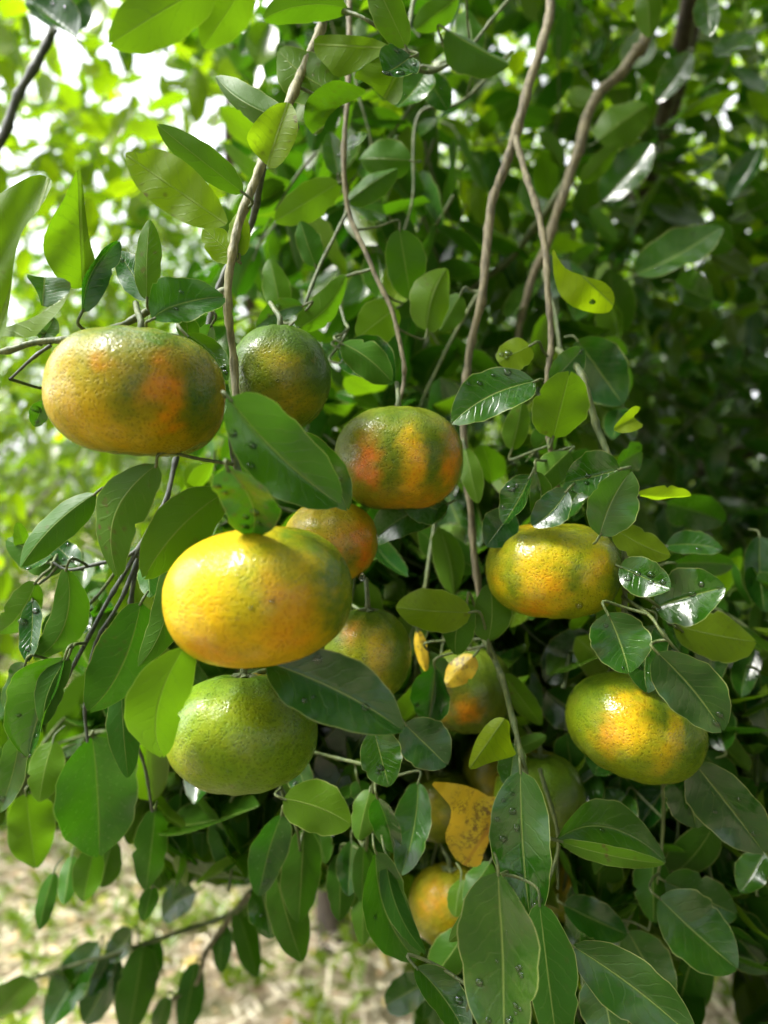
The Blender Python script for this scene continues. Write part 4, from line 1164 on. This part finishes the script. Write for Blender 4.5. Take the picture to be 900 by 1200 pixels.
back_tree(1.7, 5.4, 4.2, 1.9, 900, 'yellow green tree showing between leaves at upper right', 34, .09, (.4, 1.0), low=.3)
back_tree(-2.0, 8.5, 4.2, 2.4, 800, 'far grove tree filling the gap behind the left trunk', 35, .13, low=.1)
back_tree(4.2, 4.6, 3.6, 1.8, 700, 'darker tree beyond the shaded right side', 36, .10, low=.2)
back_tree(1.6, 9.5, 4.2, 2.6, 700, 'farthest tree of the grove, behind the upper right branches', 37, .14, low=.1)

def undergrowth(r):
    return np.array([r.uniform(-4.6, .3), r.uniform(3.3, 4.8), r.uniform(0.02, 1.5)])
crown(700, undergrowth, None, np.zeros(3), .08, 53, nu=4, nv=5, ydist=(.3, .95))
def undergrowth_far(r):
    return np.array([r.uniform(-9, .5), r.uniform(5.0, 8), r.uniform(0.02, 2.4)])
crown(700, undergrowth_far, None, np.zeros(3), .13, 54, nu=2, nv=4, ydist=(.3, .95))
# unseen grove beside and behind the viewpoint, added to dim sky light, open sunward
def grove(r):
    a = r.uniform(0, 2 * math.pi); q = r.uniform(2.6, 4.6)
    p = np.array([math.cos(a) * q, math.sin(a) * q, r.uniform(.15, 3.9)])
    if p[1] > 0.6: return None
    v = nrm(p - np.array([0.0, .34, 1.3]))
    if v @ np.array(sdir) > math.cos(math.radians(25)): return None
    return p
crown(3000, grove, None, np.zeros(3), .11, 51, nu=2, nv=4, check=False)
def overhead(r):  # unseen canopy added above to cut fill light, with a gap toward the sun
    p = np.array([r.uniform(-2.4, 3.0), r.uniform(-3.0, .8), r.uniform(2.05, 3.2)])
    v = nrm(p - np.array([0.0, .34, 1.3]))
    if v @ np.array(sdir) > math.cos(math.radians(23)): return None
    if p[0] < -.9 and p[1] > -.6: return None
    return p
crown(2400, overhead, None, np.zeros(3), .10, 52, nu=2, nv=4)

# ------------------------------------------------------------------ ground, straw litter and weeds
S = 150.0
gv = []; n = 80
gx = np.sign(np.linspace(-1, 1, n)) * np.abs(np.linspace(-1, 1, n)) ** 3 * S
X, Y = np.meshgrid(gx, gx + 2.0)
Z = 0.02 * np.sin(X * 1.7 + 1) * np.cos(Y * 1.3) * np.exp(-(X ** 2 + Y ** 2) / 200)
gV = np.stack([X, Y, Z - .02], -1).reshape(-1, 3)
i = np.arange(n - 1)[:, None] * n + np.arange(n - 1)[None]
add('ground', make_mesh('ground', gV, np.stack([i, i + 1, i + n + 1, i + n], -1).reshape(-1, 4), [M_GROUND]), kind='structure')

r = np.random.default_rng(77)
def chips(k, x0, x1, y0, y1, Lr, Wr, pal, name):
    c = np.stack([r.uniform(x0, x1, k), r.uniform(y0, y1, k), r.uniform(.0, .035, k)], 1)
    a = r.uniform(0, 2 * np.pi, k); L = r.uniform(*Lr, k) * r.uniform(.4, 1, k); W = r.uniform(*Wr, k)
    ti = r.normal(0, .18, k)
    A = np.stack([np.cos(a), np.sin(a), ti], 1) * (L / 2)[:, None]
    Sv = np.stack([-np.sin(a), np.cos(a), r.normal(0, .3, k)], 1) * (W / 2)[:, None]
    U = np.array([0, 0, 1.0]) * (W * .35)[:, None]
    V = np.stack([c - A - Sv, c - A + Sv, c + A + Sv, c + A - Sv, c - A * .95 + U, c + A * .95 + U], 1)   # wedge-shaped sliver
    q = np.array([[0, 3, 5, 4], [1, 4, 5, 2], [0, 4, 1, 1], [3, 2, 5, 5]])[:2]
    F4 = (q[None] + np.arange(k)[:, None, None] * 6).reshape(-1, 4)
    pc = np.array(pal)[r.integers(0, len(pal), k)] * r.uniform(.75, 1.2, (k, 1))
    col = np.repeat(np.c_[pc, np.ones(k)], 6, 0)
    return add(name, make_mesh(name, V.reshape(-1, 3), F4, [M_STRAW], col=col, smooth=False), kind='stuff')
o = chips(26000, -3.2, 2.2, 1.2, 6.5, (.03, .14), (.002, .008), [(.74, .63, .47), (.80, .72, .57), (.60, .49, .36), (.68, .60, .48), (.78, .70, .52)], 'straw_litter')
o['label'] = 'pale dry straw and pruned twigs strewn over the ground'
o = chips(5000, -3.2, 2.2, 1.2, 6.5, (.02, .06), (.012, .03), [(.45, .30, .16), (.60, .44, .24), (.52, .40, .12), (.35, .24, .15), (.62, .52, .36)], 'leaf_litter')
o['label'] = 'brown and tan dead leaves mixed with straw on the ground'
# weeds: little rosettes of soft leaves
Bs = []; Ts = []; Ns = []; Ws = []
for _ in range(900):
    c = np.array([r.uniform(-3.2, 1.8), r.uniform(1.5, 7.0), 0.0])
    if r.uniform() < .5: c = np.array([-.55, 2.6, 0]) + r.normal(0, .5, 3) * (1.2, 1, 0)
    for k in range(r.integers(5, 11)):
        a = r.uniform(0, 6.28); L = r.uniform(.02, .055)
        b = c + np.array([math.cos(a), math.sin(a), 0]) * .008 + (0, 0, r.uniform(.0, .05))
        Bs.append(b); Ts.append(b + np.array([math.cos(a), math.sin(a), r.uniform(.1, .9)]) * L); Ns.append([0, 0, 1]); Ws.append(L * r.uniform(.3, .6))
me = batch('ground_weeds', np.array(Bs), np.array(Ts), np.array(Ns, float), np.array(Ws), np.zeros(3), 2, 4, (.4, .95), (.1, .5), 0.0, r)
add('ground_weeds', me, kind='stuff', label='low yellow green weeds sprouting through the straw')

# ------------------------------------------------------------------ rain drops
def bead(c, nvec, rr, flat=.55, seed=0, stretch=1.0):
    nvec = nrm(nvec); a = nrm(np.cross(nvec, [0.3, 0.2, 1.0])); b = np.cross(nvec, a)
    VV = []; nu, nv = 12, 7
    for j in range(nv + 1):
        ph = -math.pi / 2 + math.pi * j / nv
        for i in range(nu):
            t = 2 * math.pi * i / nu
            VV.append(c + a * math.cos(ph) * math.cos(t) * rr * stretch + b * math.cos(ph) * math.sin(t) * rr + nvec * math.sin(ph) * rr * flat)
    i = np.arange(nv)[:, None] * nu + np.arange(nu)[None]; j = np.arange(nv)[:, None] * nu + (np.arange(nu)[None] + 1) % nu
    return np.array(VV), np.stack([i, j, j + nu, i + nu], -1).reshape(-1, 4)
VV = []; FF = []; off = 0
r = np.random.default_rng(9)
for (G, N, k) in LEAF_V:
    nv_, nu_ = G.shape[0], G.shape[1]
    for _ in range(k):
        i = r.integers(3, nv_ - 2); j = r.integers(2, nu_ - 2)
        f = r.uniform(); c = G[i, j] * (1 - f) + G[min(i + 1, nv_ - 1), j + 1] * f
        nn = nrm(np.cross(G[i + 1, j] - G[i, j], G[i, j + 1] - G[i, j])); nn = nn if nn @ N > 0 else -nn
        rr = r.uniform(.0006, .0016)
        V, Fq = bead(c, nn, rr, .5, stretch=r.uniform(1, 1.7)); VV.append(V); FF.append(Fq + off); off += len(V)
for (C, rx, ry, rz, Rm) in FR[:9]:
    for _ in range(9):
        a = r.uniform(-1.2, 1.2); p = r.uniform(-.7, .8)
        n = np.array([math.sin(a) * math.cos(p), -math.cos(a) * math.cos(p), math.sin(p)])
        c = C + Rm @ (n * [rx, ry, rz] * 1.0)
        V, Fq = bead(c, Rm @ nrm(n / [rx, ry, rz]), r.uniform(.0004, .0009), .6); VV.append(V); FF.append(Fq + off); off += len(V)
add('rain_droplets', make_mesh('rain_droplets', np.concatenate(VV), np.concatenate(FF), [M_WATER]), kind='stuff', label='tiny rain beads scattered over leaves and peel')
def hanging(px, py, d, rr, label):
    c = P(px, py, d)
    V, Fq = bead(np.zeros(3), np.array([0, 0, 1.0]), rr, 1.15)
    z = V[:, 2] / rr
    V[:, :2] *= np.clip(1 - .28 * np.clip(z, 0, 2), .5, 1)[:, None]
    add('water_drop', make_mesh('water_drop', V, Fq, [M_WATER]), loc=c, label=label, cat='water drop', group='clinging water drops')
hanging(373, 771, .258, .0026, 'clear round drop hanging under the biggest yellow mandarin')
hanging(424, 676, .35, .0019, 'drop hanging below the orange brown mandarin behind the biggest one')
hanging(679, 709, .338, .0016, 'single drop clinging low on the striped yellow mandarin at right')
print('hand leaves', n_hand, 'leaf objects', n_hand + cnt, 'objects', len(scn.objects))
